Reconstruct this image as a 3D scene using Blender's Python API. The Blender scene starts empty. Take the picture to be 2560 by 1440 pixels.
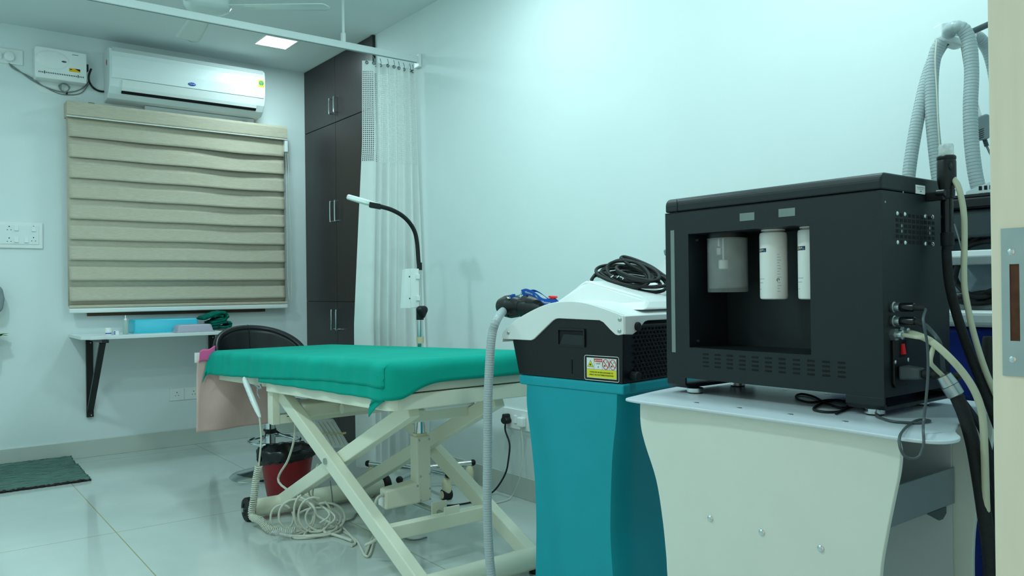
import bpy, bmesh, math, random
from mathutils import Vector as V, Matrix
random.seed(7)
SC = bpy.context.scene
COL = SC.collection
PI = math.pi

# ------------------------------------------------------------------ camera
YAW, PIT, ROL, FOC = math.radians(37.6), math.radians(.185), math.radians(.70), 1982.0
FW = V((math.sin(YAW)*math.cos(PIT), math.cos(YAW)*math.cos(PIT), math.sin(PIT)))
_r = V((math.cos(YAW), -math.sin(YAW), 0)); _u = _r.cross(FW)
RT = _r*math.cos(ROL) - _u*math.sin(ROL)
UP = _u*math.cos(ROL) + _r*math.sin(ROL)
CAM = V((0, 0, 1.05))
cd = bpy.data.cameras.new('camera'); co = bpy.data.objects.new('camera', cd); COL.objects.link(co)
cd.sensor_width = 36; cd.lens = 36*FOC/2560; cd.clip_start = .02
co.matrix_world = Matrix(((RT.x, UP.x, -FW.x, CAM.x), (RT.y, UP.y, -FW.y, CAM.y), (RT.z, UP.z, -FW.z, CAM.z), (0, 0, 0, 1)))
SC.camera = co

# survey helpers: where a sight line meets a known plane of the room (metres)
def ray(px, py): return FW + RT*((px-1280)/FOC) + UP*((720-py)/FOC)
def onX(px, py, x): d = ray(px, py); return CAM + d*((x-CAM.x)/d.x)
def onY(px, py, y): d = ray(px, py); return CAM + d*((y-CAM.y)/d.y)
def onZ(px, py, z): d = ray(px, py); return CAM + d*((z-CAM.z)/d.z)
def onP(px, py, P, N): d = ray(px, py); return CAM + d*((P-CAM).dot(N)/d.dot(N))
def onD(px, py, d): return CAM + ray(px, py)*d

# ------------------------------------------------------------------ materials
def lin(c):
    out = []
    for v in c[:3]:
        v /= 255.0
        out.append(v/12.92 if v <= .04045 else ((v+.055)/1.055)**2.4)
    return (*out, 1)
def mat(name, col, rough=.5, metal=0, spec=.5, vary=.04, scale=12, bump=0, bscale=200, stretch=None, trans=0, alpha=1, emit=None, estr=0, ior=1.45, coat=0):
    m = bpy.data.materials.new(name); m.use_nodes = True
    nt = m.node_tree; N = nt.nodes; L = nt.links
    b = N['Principled BSDF']
    c = lin(col)
    b.inputs['Roughness'].default_value = rough; b.inputs['Metallic'].default_value = metal
    b.inputs['Specular IOR Level'].default_value = spec; b.inputs['IOR'].default_value = ior
    b.inputs['Transmission Weight'].default_value = trans; b.inputs['Alpha'].default_value = alpha
    b.inputs['Coat Weight'].default_value = coat
    b.inputs['Base Color'].default_value = c
    tc = N.new('ShaderNodeTexCoord'); mp = N.new('ShaderNodeMapping'); L.new(tc.outputs['Object'], mp.inputs['Vector'])
    if stretch: mp.inputs['Scale'].default_value = stretch
    if vary:
        n = N.new('ShaderNodeTexNoise'); n.inputs['Scale'].default_value = scale; n.inputs['Detail'].default_value = 5
        L.new(mp.outputs[0], n.inputs['Vector'])
        r = N.new('ShaderNodeValToRGB')
        r.color_ramp.elements[0].position = .3; r.color_ramp.elements[1].position = .7
        r.color_ramp.elements[0].color = (*[max(0, v*(1-vary)) for v in c[:3]], 1)
        r.color_ramp.elements[1].color = (*[min(1, v*(1+vary)) for v in c[:3]], 1)
        L.new(n.outputs['Fac'], r.inputs[0]); L.new(r.outputs[0], b.inputs['Base Color'])
    if bump:
        n2 = N.new('ShaderNodeTexNoise'); n2.inputs['Scale'].default_value = bscale; n2.inputs['Detail'].default_value = 3
        L.new(mp.outputs[0], n2.inputs['Vector'])
        bp = N.new('ShaderNodeBump'); bp.inputs['Strength'].default_value = bump; bp.inputs['Distance'].default_value = .002
        L.new(n2.outputs['Fac'], bp.inputs['Height']); L.new(bp.outputs[0], b.inputs['Normal'])
    if emit:
        b.inputs['Emission Color'].default_value = (*emit, 1); b.inputs['Emission Strength'].default_value = estr
    return m

# ------------------------------------------------------------------ mesh building
def catmull(P, n=8, closed=False):
    P = [V(p) for p in P]
    if len(P) < 3: return P
    out = []; k = len(P); rng = range(k if closed else k-1)
    for i in rng:
        if closed: a, b, c, d = P[(i-1) % k], P[i], P[(i+1) % k], P[(i+2) % k]
        else: a, b, c, d = P[max(i-1, 0)], P[i], P[i+1], P[min(i+2, k-1)]
        for j in range(n):
            t = j/n
            out.append(.5*((2*b)+(c-a)*t+(2*a-5*b+4*c-d)*t*t+(3*b-a-3*c+d)*t**3))
    if not closed: out.append(P[-1])
    return out
def resample(P, step):
    out = [P[0].copy()]; acc = 0
    for a, b in zip(P, P[1:]):
        l = (b-a).length; s = step-acc
        while s <= l:
            out.append(a.lerp(b, s/l)); s += step
        acc = (acc+l) % step
    return out
class MB:
    def __init__(s, frame=None):
        s.bm = bmesh.new(); s.fr = frame or Matrix.Identity(4); s.uv = None
    def v(s, c): return s.bm.verts.new(s.fr @ V(c))
    def face(s, vs):
        try: return s.bm.faces.new(vs)
        except ValueError: return None
    def poly(s, pts): return s.face([s.v(p) for p in pts])
    def hexa(s, p):   # 8 corners: bottom loop then top loop
        v = [s.v(c) for c in p]
        for q in ((0, 3, 2, 1), (4, 5, 6, 7), (0, 1, 5, 4), (1, 2, 6, 5), (2, 3, 7, 6), (3, 0, 4, 7)): s.face([v[i] for i in q])
        return s
    def box(s, a, b):
        x0, x1 = sorted((a[0], b[0])); y0, y1 = sorted((a[1], b[1])); z0, z1 = sorted((a[2], b[2]))
        return s.hexa([(x0, y0, z0), (x1, y0, z0), (x1, y1, z0), (x0, y1, z0), (x0, y0, z1), (x1, y0, z1), (x1, y1, z1), (x0, y1, z1)])
    def bar(s, p0, p1, w, h, side=(1, 0, 0)):   # box beam between two points, w along 'side', h across
        p0, p1, side = V(p0), V(p1), V(side).normalized()
        d = (p1-p0).normalized(); n = side.cross(d).normalized()
        a = side*w/2; b = n*h/2
        return s.hexa([p0-a-b, p0+a-b, p0+a+b, p0-a+b, p1-a-b, p1+a-b, p1+a+b, p1-a+b])
    def cyl(s, p0, p1, r0, r1=None, seg=20, cap=True):
        r1 = r0 if r1 is None else r1
        return s.rings([(V(p0), r0), (V(p1), r1)], seg, cap)
    def rings(s, pr, seg=20, cap=True):          # straight stack of rings [(centre, radius)]
        ax = (pr[-1][0]-pr[0][0]).normalized()
        t = V((0, 0, 1)) if abs(ax.z) < .9 else V((1, 0, 0))
        a = ax.cross(t).normalized(); b = ax.cross(a).normalized()
        R = [[s.v(c+(a*math.cos(2*PI*i/seg)+b*math.sin(2*PI*i/seg))*r) for i in range(seg)] for c, r in pr]
        for q, w in zip(R, R[1:]):
            for i in range(seg): s.face([q[i], w[i], w[(i+1) % seg], q[(i+1) % seg]])
        if cap: s.face(R[0]); s.face(R[-1][::-1])
        return s
    def lathe(s, base, axis, prof, seg=24, cap=True):   # prof: (radius, distance along axis)
        axis = V(axis).normalized(); return s.rings([(V(base)+axis*h, max(r, 1e-4)) for r, h in prof], seg, cap)
    def tube(s, pts, r, seg=8, closed=False, n=6, raw=False, cap=True):
        P = pts if raw else catmull(pts, n, closed)
        P = [V(p) for p in P]; k = len(P)
        rad = r if callable(r) else (lambda i, k: r)
        T = []
        for i in range(k):
            a = P[(i-1) % k] if (closed or i > 0) else P[i]; b = P[(i+1) % k] if (closed or i < k-1) else P[i]
            T.append((b-a).normalized() if (b-a).length > 1e-9 else V((0, 0, 1)))
        n0 = T[0].orthogonal().normalized(); R = []
        for i in range(k):
            n0 = (n0 - T[i]*n0.dot(T[i])).normalized(); b0 = T[i].cross(n0)
            rr = rad(i, k)
            R.append([s.v(P[i]+(n0*math.cos(2*PI*j/seg)+b0*math.sin(2*PI*j/seg))*rr) for j in range(seg)])
        for i in range(k if closed else k-1):
            q, w = R[i], R[(i+1) % k]
            for j in range(seg): s.face([q[j], q[(j+1) % seg], w[(j+1) % seg], w[j]])
        if cap and not closed: s.face(R[0][::-1]); s.face(R[-1])
        return s
    def hose(s, pts, r, pitch=.005, dip=.9, seg=14):   # hose with narrow grooves between the ribs
        D = resample(catmull(pts, 10), pitch/12)
        P = [p for i, p in enumerate(D) if i % 12 in (0, 8, 9, 11)]
        return s.tube(P, lambda i, k: r if i % 4 < 2 else r*dip, seg=seg, raw=True)
    def prism(s, pts, off):                       # planar outline swept by an offset vector
        off = V(off); P = [V(p) for p in pts]
        a = [s.v(p) for p in P]; b = [s.v(p+off) for p in P]
        s.face(a[::-1]); s.face(b)
        for i in range(len(P)): s.face([a[i], a[(i+1) % len(P)], b[(i+1) % len(P)], b[i]])
        return s
    def ball(s, c, r, seg=20, rings=12, fn=None):   # ellipsoid; r is a triple
        c = V(c); G = []
        for i in range(rings+1):
            ph = PI*i/rings; row = []
            for j in range(seg):
                th = 2*PI*j/seg
                d = V((math.sin(ph)*math.cos(th), math.sin(ph)*math.sin(th), math.cos(ph)))
                k = fn(d) if fn else 1
                row.append(s.v(c+V((d.x*r[0], d.y*r[1], d.z*r[2]))*k))
            G.append(row)
        for i in range(rings):
            for j in range(seg): s.face([G[i][j], G[i+1][j], G[i+1][(j+1) % seg], G[i][(j+1) % seg]])
        return s
    def grid(s, nu, nv, fn, uvs=None):
        G = [[s.v(fn(i/nu, j/nv)) for j in range(nv+1)] for i in range(nu+1)]
        if uvs and s.uv is None: s.uv = s.bm.loops.layers.uv.new('UVMap')
        for i in range(nu):
            for j in range(nv):
                f = s.face([G[i][j], G[i+1][j], G[i+1][j+1], G[i][j+1]])
                if uvs and f:
                    for lp, (a, b) in zip(f.loops, ((i, j), (i+1, j), (i+1, j+1), (i, j+1))): lp[s.uv].uv = uvs(a/nu, b/nv)
        return s
    def text(s, body, size, fn, align='CENTER', bold=0, fine=0):   # lettering laid on a surface: fn(x, y) -> point
        cu = bpy.data.curves.new('t', 'FONT'); cu.body = body; cu.size = 1; cu.align_x = align; cu.align_y = 'CENTER'
        cu.resolution_u = 3; cu.offset = bold/size
        o = bpy.data.objects.new('t', cu); COL.objects.link(o)
        dg = bpy.context.evaluated_depsgraph_get(); me = bpy.data.meshes.new_from_object(o.evaluated_get(dg))
        tb = bmesh.new(); tb.from_mesh(me); bmesh.ops.triangulate(tb, faces=tb.faces); tb.verts.ensure_lookup_table()
        if fine: bmesh.ops.subdivide_edges(tb, edges=tb.edges, cuts=fine, use_grid_fill=True); bmesh.ops.triangulate(tb, faces=tb.faces)
        tb.verts.index_update(); tb.verts.ensure_lookup_table()
        vs = [s.v(fn(v.co.x*size, v.co.y*size)) for v in tb.verts]
        for f in tb.faces: s.face([vs[v.index] for v in f.verts])
        tb.free()
        bpy.data.objects.remove(o); bpy.data.curves.remove(cu); bpy.data.meshes.remove(me)
        return s
    def build(s, name, material, parent=None, smooth=True, ang=35, bevel=0, bseg=2, solid=0, sub=0):
        bm = s.bm
        bmesh.ops.remove_doubles(bm, verts=bm.verts, dist=1e-6)
        bmesh.ops.recalc_face_normals(bm, faces=bm.faces)
        me = bpy.data.meshes.new(name)
        for f in bm.faces: f.smooth = smooth and not bevel
        for e in bm.edges:
            if len(e.link_faces) == 2 and e.calc_face_angle(0) > math.radians(ang): e.smooth = False
        bm.to_mesh(me); bm.free()
        me.materials.append(material)
        o = bpy.data.objects.new(name, me); COL.objects.link(o)
        if parent:
            root = parent
            while root.parent: root = root.parent
            me.transform(root.matrix_basis.inverted()); o.parent = parent
        else:
            lo = V((min(v.co.x for v in me.vertices), min(v.co.y for v in me.vertices), min(v.co.z for v in me.vertices)))
            hi = V((max(v.co.x for v in me.vertices), max(v.co.y for v in me.vertices), 0))
            b = V(((lo.x+hi.x)/2, (lo.y+hi.y)/2, lo.z))
            me.transform(Matrix.Translation(-b)); o.location = b
        if solid:
            md = o.modifiers.new('solid', 'SOLIDIFY'); md.thickness = solid; md.offset = 0
        if bevel:
            md = o.modifiers.new('bevel', 'BEVEL'); md.width = bevel; md.segments = bseg; md.limit_method = 'ANGLE'; md.angle_limit = math.radians(30)
        if sub:
            md = o.modifiers.new('sub', 'SUBSURF'); md.levels = sub; md.render_levels = sub
        return o
def tag(o, label, cat, group=None):
    o['label'] = label; o['category'] = cat
    if group: o['group'] = group
    return o
def thing(name, label, cat, loc, group=None):
    o = bpy.data.objects.new(name, None); o.empty_display_size = .05; COL.objects.link(o); o.location = loc
    return tag(o, label, cat, group)
def struct(o): o['kind'] = 'structure'; return o
def part_label(o, label): o['label'] = label; return o
def dup(root, loc, label=None):
    def cp(o, parent):
        c = o.copy(); COL.objects.link(c); c.parent = parent
        for ch in [x for x in ALL() if x.parent == o]: cp(ch, c)
        return c
    r = cp(root, None); r.location = loc
    if label: r['label'] = label
    return r
def ALL(): return list(COL.objects)
def screw(name, p, n, r, m, parent, h=.003):
    n = V(n).normalized(); p = V(p)
    return MB().lathe(p, n, [(r, -.002), (r, h*.4), (r*.75, h*.8), (r*.3, h)], 14).build(name, m, parent)
# ------------------------------------------------------------------ palette
M = {}
M['wall'] = mat('wall_paint', (226, 236, 236), .6, spec=.3, vary=.012, scale=3, bump=.05, bscale=300)
M['ceiling'] = mat('ceiling_paint', (222, 232, 232), .7, spec=.25, vary=.012, scale=2)
M['skirting'] = mat('skirting_tile', (196, 204, 196), .18, vary=.02, scale=4)
M['cream'] = mat('cream_paint', (232, 232, 214), .5, vary=.035, scale=9, stretch=(6, 6, .6))
M['blackish'] = mat('black_metal', (22, 26, 28), .42, vary=.06, scale=30)
M['laminate'] = mat('dark_laminate', (43, 36, 38), .36, vary=.16, scale=26, stretch=(6, 6, .5))
M['chrome'] = mat('chrome', (215, 222, 224), .14, metal=1, vary=.01)
M['steel'] = mat('brushed_steel', (182, 190, 190), .32, metal=1, vary=.04, scale=40)
M['white'] = mat('white_plastic', (236, 240, 238), .3, vary=.012)
M['white_gloss'] = mat('white_gloss_plastic', (230, 238, 238), .36, spec=.4, vary=.008)
M['grayw'] = mat('pale_grey_plastic', (206, 212, 212), .35, vary=.02)
M['gray'] = mat('grey_plastic', (130, 142, 145), .4, vary=.03)
M['dgray'] = mat('dark_grey_plastic', (70, 80, 84), .45, vary=.04)
M['black'] = mat('black_plastic', (11, 14, 16), .4, vary=.05)
M['blackgloss'] = mat('black_gloss_plastic', (16, 18, 20), .2, vary=.05)
M['rubber'] = mat('black_rubber', (18, 20, 21), .6, vary=.05)
M['hole'] = mat('dark_opening', (4, 5, 6), .8, vary=0)
M['enamel'] = mat('ivory_enamel', (233, 232, 212), .3, vary=.02, scale=5)
M['vinyl'] = mat('ivory_vinyl', (228, 227, 210), .45, vary=.02, bump=.05)
M['green'] = mat('green_drape_cloth', (8, 160, 142), .85, spec=.2, vary=.07, scale=5, bump=.35, bscale=420)
M['green2'] = mat('dark_green_cloth', (2, 104, 90), .9, spec=.15, vary=.12, scale=14, bump=.35, bscale=420)
M['pink'] = mat('pale_pink_nonwoven', (226, 190, 182), .9, spec=.1, vary=.05, scale=9, bump=.3, bscale=150)
M['hotpink'] = mat('pink_cloth', (240, 110, 165), .9, spec=.1, vary=.05)
M['teal'] = mat('teal_moulded_plastic', (0, 158, 172), .45, vary=.02, bump=.06, bscale=700)
M['navy'] = mat('deep_blue_panel', (18, 42, 128), .4, vary=.03)
M['leather'] = mat('black_leatherette', (24, 25, 29), .34, vary=.12, scale=40, bump=.12, bscale=160)
M['red'] = mat('red_plastic', (138, 20, 30), .4, vary=.04)
M['redbright'] = mat('bright_red_plastic', (236, 28, 32), .3, vary=.02)
M['bag'] = mat('black_bin_liner', (14, 16, 18), .3, vary=.15, scale=30, bump=.5, bscale=60)
M['blue'] = mat('blue_webbing', (14, 84, 178), .75, vary=.05, bump=.2, bscale=600)
M['hose'] = mat('pale_grey_hose', (172, 184, 186), .38, vary=.03)
M['cablew'] = mat('white_cable', (214, 214, 200), .45, vary=.04)
M['cableg'] = mat('grey_cable', (128, 136, 134), .45, vary=.04)
M['beige'] = mat('beige_silicone_tube', (214, 212, 184), .28, vary=.04, trans=.15)
M['braid'] = mat('black_braided_sleeve', (24, 27, 27), .7, vary=.5, scale=420, bump=.5, bscale=500)
M['trolley'] = mat('white_powder_coat', (225, 230, 220), .42, vary=.012, bump=.05, bscale=600)
M['trolleytop'] = mat('pale_grey_top', (205, 215, 222), .35, vary=.012)
M['casing'] = mat('charcoal_powder_coat', (20, 28, 33), .45, vary=.03, bump=.1, bscale=1200)
M['frost'] = mat('frosted_acrylic', (128, 142, 138), .4, vary=.05)
M['clear'] = mat('clear_acrylic', (205, 215, 212), .07, vary=0, trans=1, ior=1.12)
M['jarplastic'] = mat('cloudy_jar_plastic', (196, 204, 202), .25, vary=.15, scale=30, alpha=.22)
M['tip'] = mat('cloudy_tip_plastic', (225, 232, 230), .12, vary=.2, scale=120, alpha=.5)
M['liquid'] = mat('brownish_liquid', (140, 130, 95), .1, vary=0, trans=.9, ior=1.2)
M['bottle'] = mat('white_bottle_plastic', (238, 240, 236), .28, vary=.012)
M['ink'] = mat('black_ink', (18, 20, 22), .6, vary=0)
M['inkblue'] = mat('blue_ink', (60, 120, 190), .5, vary=0)
M['inkpale'] = mat('pale_blue_ink', (150, 175, 190), .6, vary=0)
M['labelwhite'] = mat('white_label', (238, 240, 236), .4, vary=0)
M['yellow'] = mat('yellow_label', (236, 226, 40), .45, vary=0)
M['yelloworange'] = mat('amber_label', (240, 184, 20), .45, vary=0)
M['labelred'] = mat('red_label', (214, 30, 48), .45, vary=0)
M['badgeblue'] = mat('blue_badge', (22, 70, 168), .3, vary=0)
M['stickergreen'] = mat('green_sticker', (16, 140, 122), .4, vary=0)
M['skyblue'] = mat('sky_blue_plastic', (60, 192, 216), .35, vary=.02)
M['mauve'] = mat('mauve_grey_plastic', (176, 172, 188), .4, vary=.02)
M['brown'] = mat('brown_wood', (92, 66, 40), .45, vary=.2, scale=30, stretch=(1, 6, 6))
M['rawwood'] = mat('raw_wood', (84, 52, 36), .8, vary=.3, scale=60)
M['olive'] = mat('leaf_green', (84, 128, 10), .5, vary=.2, scale=30)
M['rug'] = mat('dark_green_rag', (94, 122, 114), .95, spec=.1, vary=.5, scale=55, stretch=(.25, 3, 3), bump=.9, bscale=120)
M['rugedge'] = mat('brown_binding', (48, 36, 38), .9, vary=.2)
M['tape'] = mat('beige_tape', (204, 194, 158), .5, vary=.05)
M['ivoryp'] = mat('ivory_plastic', (228, 220, 186), .35, vary=.02)
M['fan'] = mat('fan_enamel', (214, 226, 224), .35, vary=.01)
M['glassdark'] = mat('night_glass', (20, 28, 30), .05, vary=0)
M['band'] = mat('rubber_band', (214, 200, 140), .6, vary=0)
LAMPCOL = (.705, .985, 1.0)
M['diffuser'] = mat('lit_diffuser', (250, 255, 255), .5, vary=0, emit=LAMPCOL, estr=14)
M['clearbag'] = mat('clear_polythene', (225, 230, 228), .15, vary=0, alpha=.28)

# blind cloth: fine horizontal slub weave
def blind_mat():
    m = mat('beige_slub_weave', (200, 191, 172), .85, spec=.15, vary=.1, scale=40, stretch=(.6, 1, 9), bump=.3, bscale=160)
    return m
M['blind'] = blind_mat()

# polished floor tiles with thin grout, in metres
def floor_mat():
    m = bpy.data.materials.new('polished_floor_tile'); m.use_nodes = True
    N = m.node_tree.nodes; L = m.node_tree.links; b = N['Principled BSDF']
    tc = N.new('ShaderNodeTexCoord'); sp = N.new('ShaderNodeSeparateXYZ'); L.new(tc.outputs['Object'], sp.inputs[0])
    def grout(sock, off, half=.4375):
        a = N.new('ShaderNodeMath'); a.operation = 'SUBTRACT'; L.new(sock, a.inputs[0]); a.inputs[1].default_value = off
        w = N.new('ShaderNodeMath'); w.operation = 'PINGPONG'; L.new(a.outputs[0], w.inputs[0]); w.inputs[1].default_value = half
        c = N.new('ShaderNodeMath'); c.operation = 'LESS_THAN'; L.new(w.outputs[0], c.inputs[0]); c.inputs[1].default_value = .0022
        return c.outputs[0]
    g1 = grout(sp.outputs[0], FLOOR_OFF[0]); g2 = grout(sp.outputs[1], FLOOR_OFF[1], .875)
    mx = N.new('ShaderNodeMath'); mx.operation = 'MAXIMUM'; L.new(g1, mx.inputs[0]); L.new(g2, mx.inputs[1])
    n = N.new('ShaderNodeTexNoise'); n.inputs['Scale'].default_value = 2.2; n.inputs['Detail'].default_value = 6; L.new(tc.outputs['Object'], n.inputs['Vector'])
    r = N.new('ShaderNodeValToRGB'); r.color_ramp.elements[0].position = .35; r.color_ramp.elements[1].position = .65
    r.color_ramp.elements[0].color = lin((194, 203, 199)); r.color_ramp.elements[1].color = lin((206, 214, 210))
    L.new(n.outputs['Fac'], r.inputs[0])
    mc = N.new('ShaderNodeMix'); mc.data_type = 'RGBA'; L.new(mx.outputs[0], mc.inputs[0]); L.new(r.outputs[0], mc.inputs[6]); mc.inputs[7].default_value = lin((168, 160, 120))
    L.new(mc.outputs[2], b.inputs['Base Color'])
    b.inputs['Roughness'].default_value = .07; b.inputs['IOR'].default_value = 1.5
    return m

# curtain cloths
def curtain_mat(net):
    m = mat('curtain_net' if net else 'curtain_cotton', (236, 240, 238), .85, spec=.15, vary=.02, scale=20)
    N = m.node_tree.nodes; L = m.node_tree.links; b = N['Principled BSDF']; out = [n for n in N if n.type == 'OUTPUT_MATERIAL'][0]
    tl = N.new('ShaderNodeBsdfTranslucent'); tl.inputs[0].default_value = lin((236, 242, 240))
    mx = N.new('ShaderNodeMixShader'); mx.inputs[0].default_value = .25
    L.new(b.outputs[0], mx.inputs[1]); L.new(tl.outputs[0], mx.inputs[2])
    if net:
        uv = N.new('ShaderNodeUVMap'); uv.uv_map = 'UVMap'; sp = N.new('ShaderNodeSeparateXYZ'); L.new(uv.outputs[0], sp.inputs[0])
        hs = []
        for k, per in ((0, .0145), (1, .0125)):
            d = N.new('ShaderNodeMath'); d.operation = 'DIVIDE'; L.new(sp.outputs[k], d.inputs[0]); d.inputs[1].default_value = per
            f = N.new('ShaderNodeMath'); f.operation = 'FRACT'; L.new(d.outputs[0], f.inputs[0])
            g = N.new('ShaderNodeMath'); g.operation = 'GREATER_THAN'; L.new(f.outputs[0], g.inputs[0]); g.inputs[1].default_value = .4
            hs.append(g.outputs[0])
        h = N.new('ShaderNodeMath'); h.operation = 'MULTIPLY'; L.new(hs[0], h.inputs[0]); L.new(hs[1], h.inputs[1])
        tr = N.new('ShaderNodeBsdfTransparent'); m2 = N.new('ShaderNodeMixShader')
        L.new(h.outputs[0], m2.inputs[0]); L.new(mx.outputs[0], m2.inputs[1]); L.new(tr.outputs[0], m2.inputs[2]); L.new(m2.outputs[0], out.inputs[0])
    else: L.new(mx.outputs[0], out.inputs[0])
    return m
M['curtain'] = curtain_mat(False); M['net'] = curtain_mat(True)
# ------------------------------------------------------------------ room shell (metres)
XL, XR, YF, YB, H = -.75, 2.48, .385, 5.78, 2.74
WY = 4.66                                     # the built-in wardrobe starts here
FLOOR_OFF = [0, 0]
fb_c = ((XL-.2+XR+.6)/2, (-1.6+YB+.15)/2)     # centre of the floor slab (its local origin)
FLOOR_OFF[0] = .745-fb_c[0]; FLOOR_OFF[1] = 3.865-fb_c[1]
M['floor'] = floor_mat()
struct(MB().box((XL-.2, -1.6, -.1), (XR+.6, YB+.15, 0)).build('floor', M['floor'], smooth=False))
struct(MB().box((XL-.2, YF-.185, H), (XR+.6, YB+.15, H+.1)).build('ceiling', M['ceiling'], smooth=False))
struct(MB().box((XL-.2, YB, 0), (XR+.6, YB+.12, H)).build('wall_back', M['wall'], smooth=False))
struct(MB().box((XR, YF-.185, 0), (XR+.12, WY, H)).build('wall_right', M['wall'], smooth=False))
struct(MB().box((XL-.12, YF-.185, 0), (XL, YB, H)).build('wall_left', M['wall'], smooth=False))
JX = 1.0                                       # door jamb, right-hand reveal
w = MB(); w.box((JX+.05, YF-.185, 0), (XR, YF, H)); w.box((XL, YF-.185, 0), (-.25, YF, H)); w.box((-.25, YF-.185, 2.15), (JX+.05, YF, H))
struct(w.build('wall_front', M['wall'], smooth=False))
b = MB(); b.box((XL, YB-.012, 0), (XR-.02, YB, .112)); struct(b.build('baseboard_back', M['skirting'], bevel=.002))
b = MB(); b.box((XR-.012, YF, 0), (XR, WY-.01, .112)); struct(b.build('baseboard_right', M['skirting'], bevel=.002))
# door frame with strike plate
dr = bpy.data.objects.new('door_1', None); COL.objects.link(dr); dr.location = (JX, YF, 0); struct(dr)
jm = MB()
jm.prism([(JX, YF+.004, 0), (JX, YF-.035, 0), (JX+.004, YF-.04, 0), (JX+.004, YF-.06, 0), (JX-.012, YF-.062, 0), (JX-.012, YF-.19, 0), (JX+.07, YF-.19, 0), (JX+.07, YF+.004, 0)], (0, 0, 2.12))
jm.build('door_jamb', M['cream'], dr, smooth=False, bevel=.0015)
jm = MB(); jm.box((-.26, YF-.19, 0), (-.2, YF+.004, 2.12)); jm.build('door_jamb', M['cream'], dr, smooth=False, bevel=.0015)
jm = MB(); jm.box((-.26, YF-.19, 2.12), (JX+.07, YF+.004, 2.18)); jm.build('door_head', M['cream'], dr, smooth=False, bevel=.0015)
sz0, sz1 = .946, 1.114; sy0, sy1 = YF-.0345, YF-.0075
hz0, hz1 = .986, 1.073; hy0, hy1 = YF-.026, YF-.016
sp = MB()
for a, c in (((sy0, sz0), (sy1, hz0)), ((sy0, hz1), (sy1, sz1)), ((sy0, hz0), (hy0, hz1)), ((hy1, hz0), (sy1, hz1))):
    sp.box((JX-.0016, a[0], a[1]), (JX+.0005, c[0], c[1]))
st = sp.build('strike_plate', M['steel'], dr, smooth=False)
MB().box((JX-.0006, hy0, hz0), (JX+.0004, hy1, hz1)).build('latch_recess', M['rawwood'], st, smooth=False)
for zz in (sz0+.019, sz1-.027): screw('screw', (JX-.0016, (sy0+sy1)/2+.003, zz), (-1, 0, 0), .0036, M['chrome'], st, .0012)
# window behind the blind
wi = bpy.data.objects.new('window_1', None); COL.objects.link(wi); wi.location = (1.55, YB, .92); struct(wi)
wf = MB(); x0, x1, z0, z1 = .955, 2.13, .917, 2.2
wf.box((x0, YB-.02, z0), (x1, YB+.002, z0+.03)); wf.box((x0, YB-.02, z1-.03), (x1, YB+.002, z1)); wf.box((x0, YB-.02, z0+.0305), (x0+.03, YB+.002, z1-.0305)); wf.box((x1-.03, YB-.02, z0+.0305), (x1, YB+.002, z1-.0305))
wf.build('window_frame', M['brown'], wi, smooth=False)
MB().box((x0+.03, YB-.008, z0+.03), (x1-.03, YB-.004, z1-.03)).build('window_pane', M['glassdark'], wi, smooth=False)

# ------------------------------------------------------------------ ceiling lights
def ceiling_light(x, y, label):
    t = thing('ceiling_light', label, 'ceiling light', (x, y, H-.012), 'square ceiling lights')
    f = MB(); a = .112
    for s in ((-a, -a, a, -a+.008), (-a, a-.008, a, a), (-a, -a+.008, -a+.008, a-.008), (a-.008, -a+.008, a, a-.008)):
        f.box((x+s[0], y+s[1], H-.012), (x+s[2], y+s[3], H))
    f.build('rim', M['white'], t, smooth=False)
    MB().box((x-a+.008, y-a+.008, H-.010), (x+a-.008, y+a-.008, H-.004)).build('diffuser', M['diffuser'], t, smooth=False)
    return t
LIGHTS = [(2.0, 5.15, 'square lit panel light in the ceiling above the air conditioner end', .62), (1.75, 2.75, 'square panel light in the ceiling over the bed', .9),
          (1.75, 1.25, 'square panel light in the ceiling over the black machine', 1.0), (-.15, 4.0, 'square panel light in the ceiling near the left wall, farther from the door', 1.35),
          (-.15, 2.0, 'square panel light in the ceiling near the left wall, nearer the door', 1.25)]
for x, y, lb, k in LIGHTS:
    t = ceiling_light(x, y, lb)
    ld = bpy.data.lights.new('panel_lamp', 'AREA'); ld.shape = 'SQUARE'; ld.size = .2; ld.energy = 13*k; ld.color = LAMPCOL
    lo = bpy.data.objects.new('lamp', ld); COL.objects.link(lo); lo.parent = t; lo.location = (0, 0, -.002)
wd = bpy.data.worlds.new('corridor_light'); SC.world = wd; wd.use_nodes = True
wd.node_tree.nodes['Background'].inputs[0].default_value = (1, .93, .76, 1); wd.node_tree.nodes['Background'].inputs[1].default_value = .72
SC.view_settings.view_transform = 'Standard'; SC.view_settings.look = 'None'; SC.view_settings.gamma = 1; SC.view_settings.exposure = -.08

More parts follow.
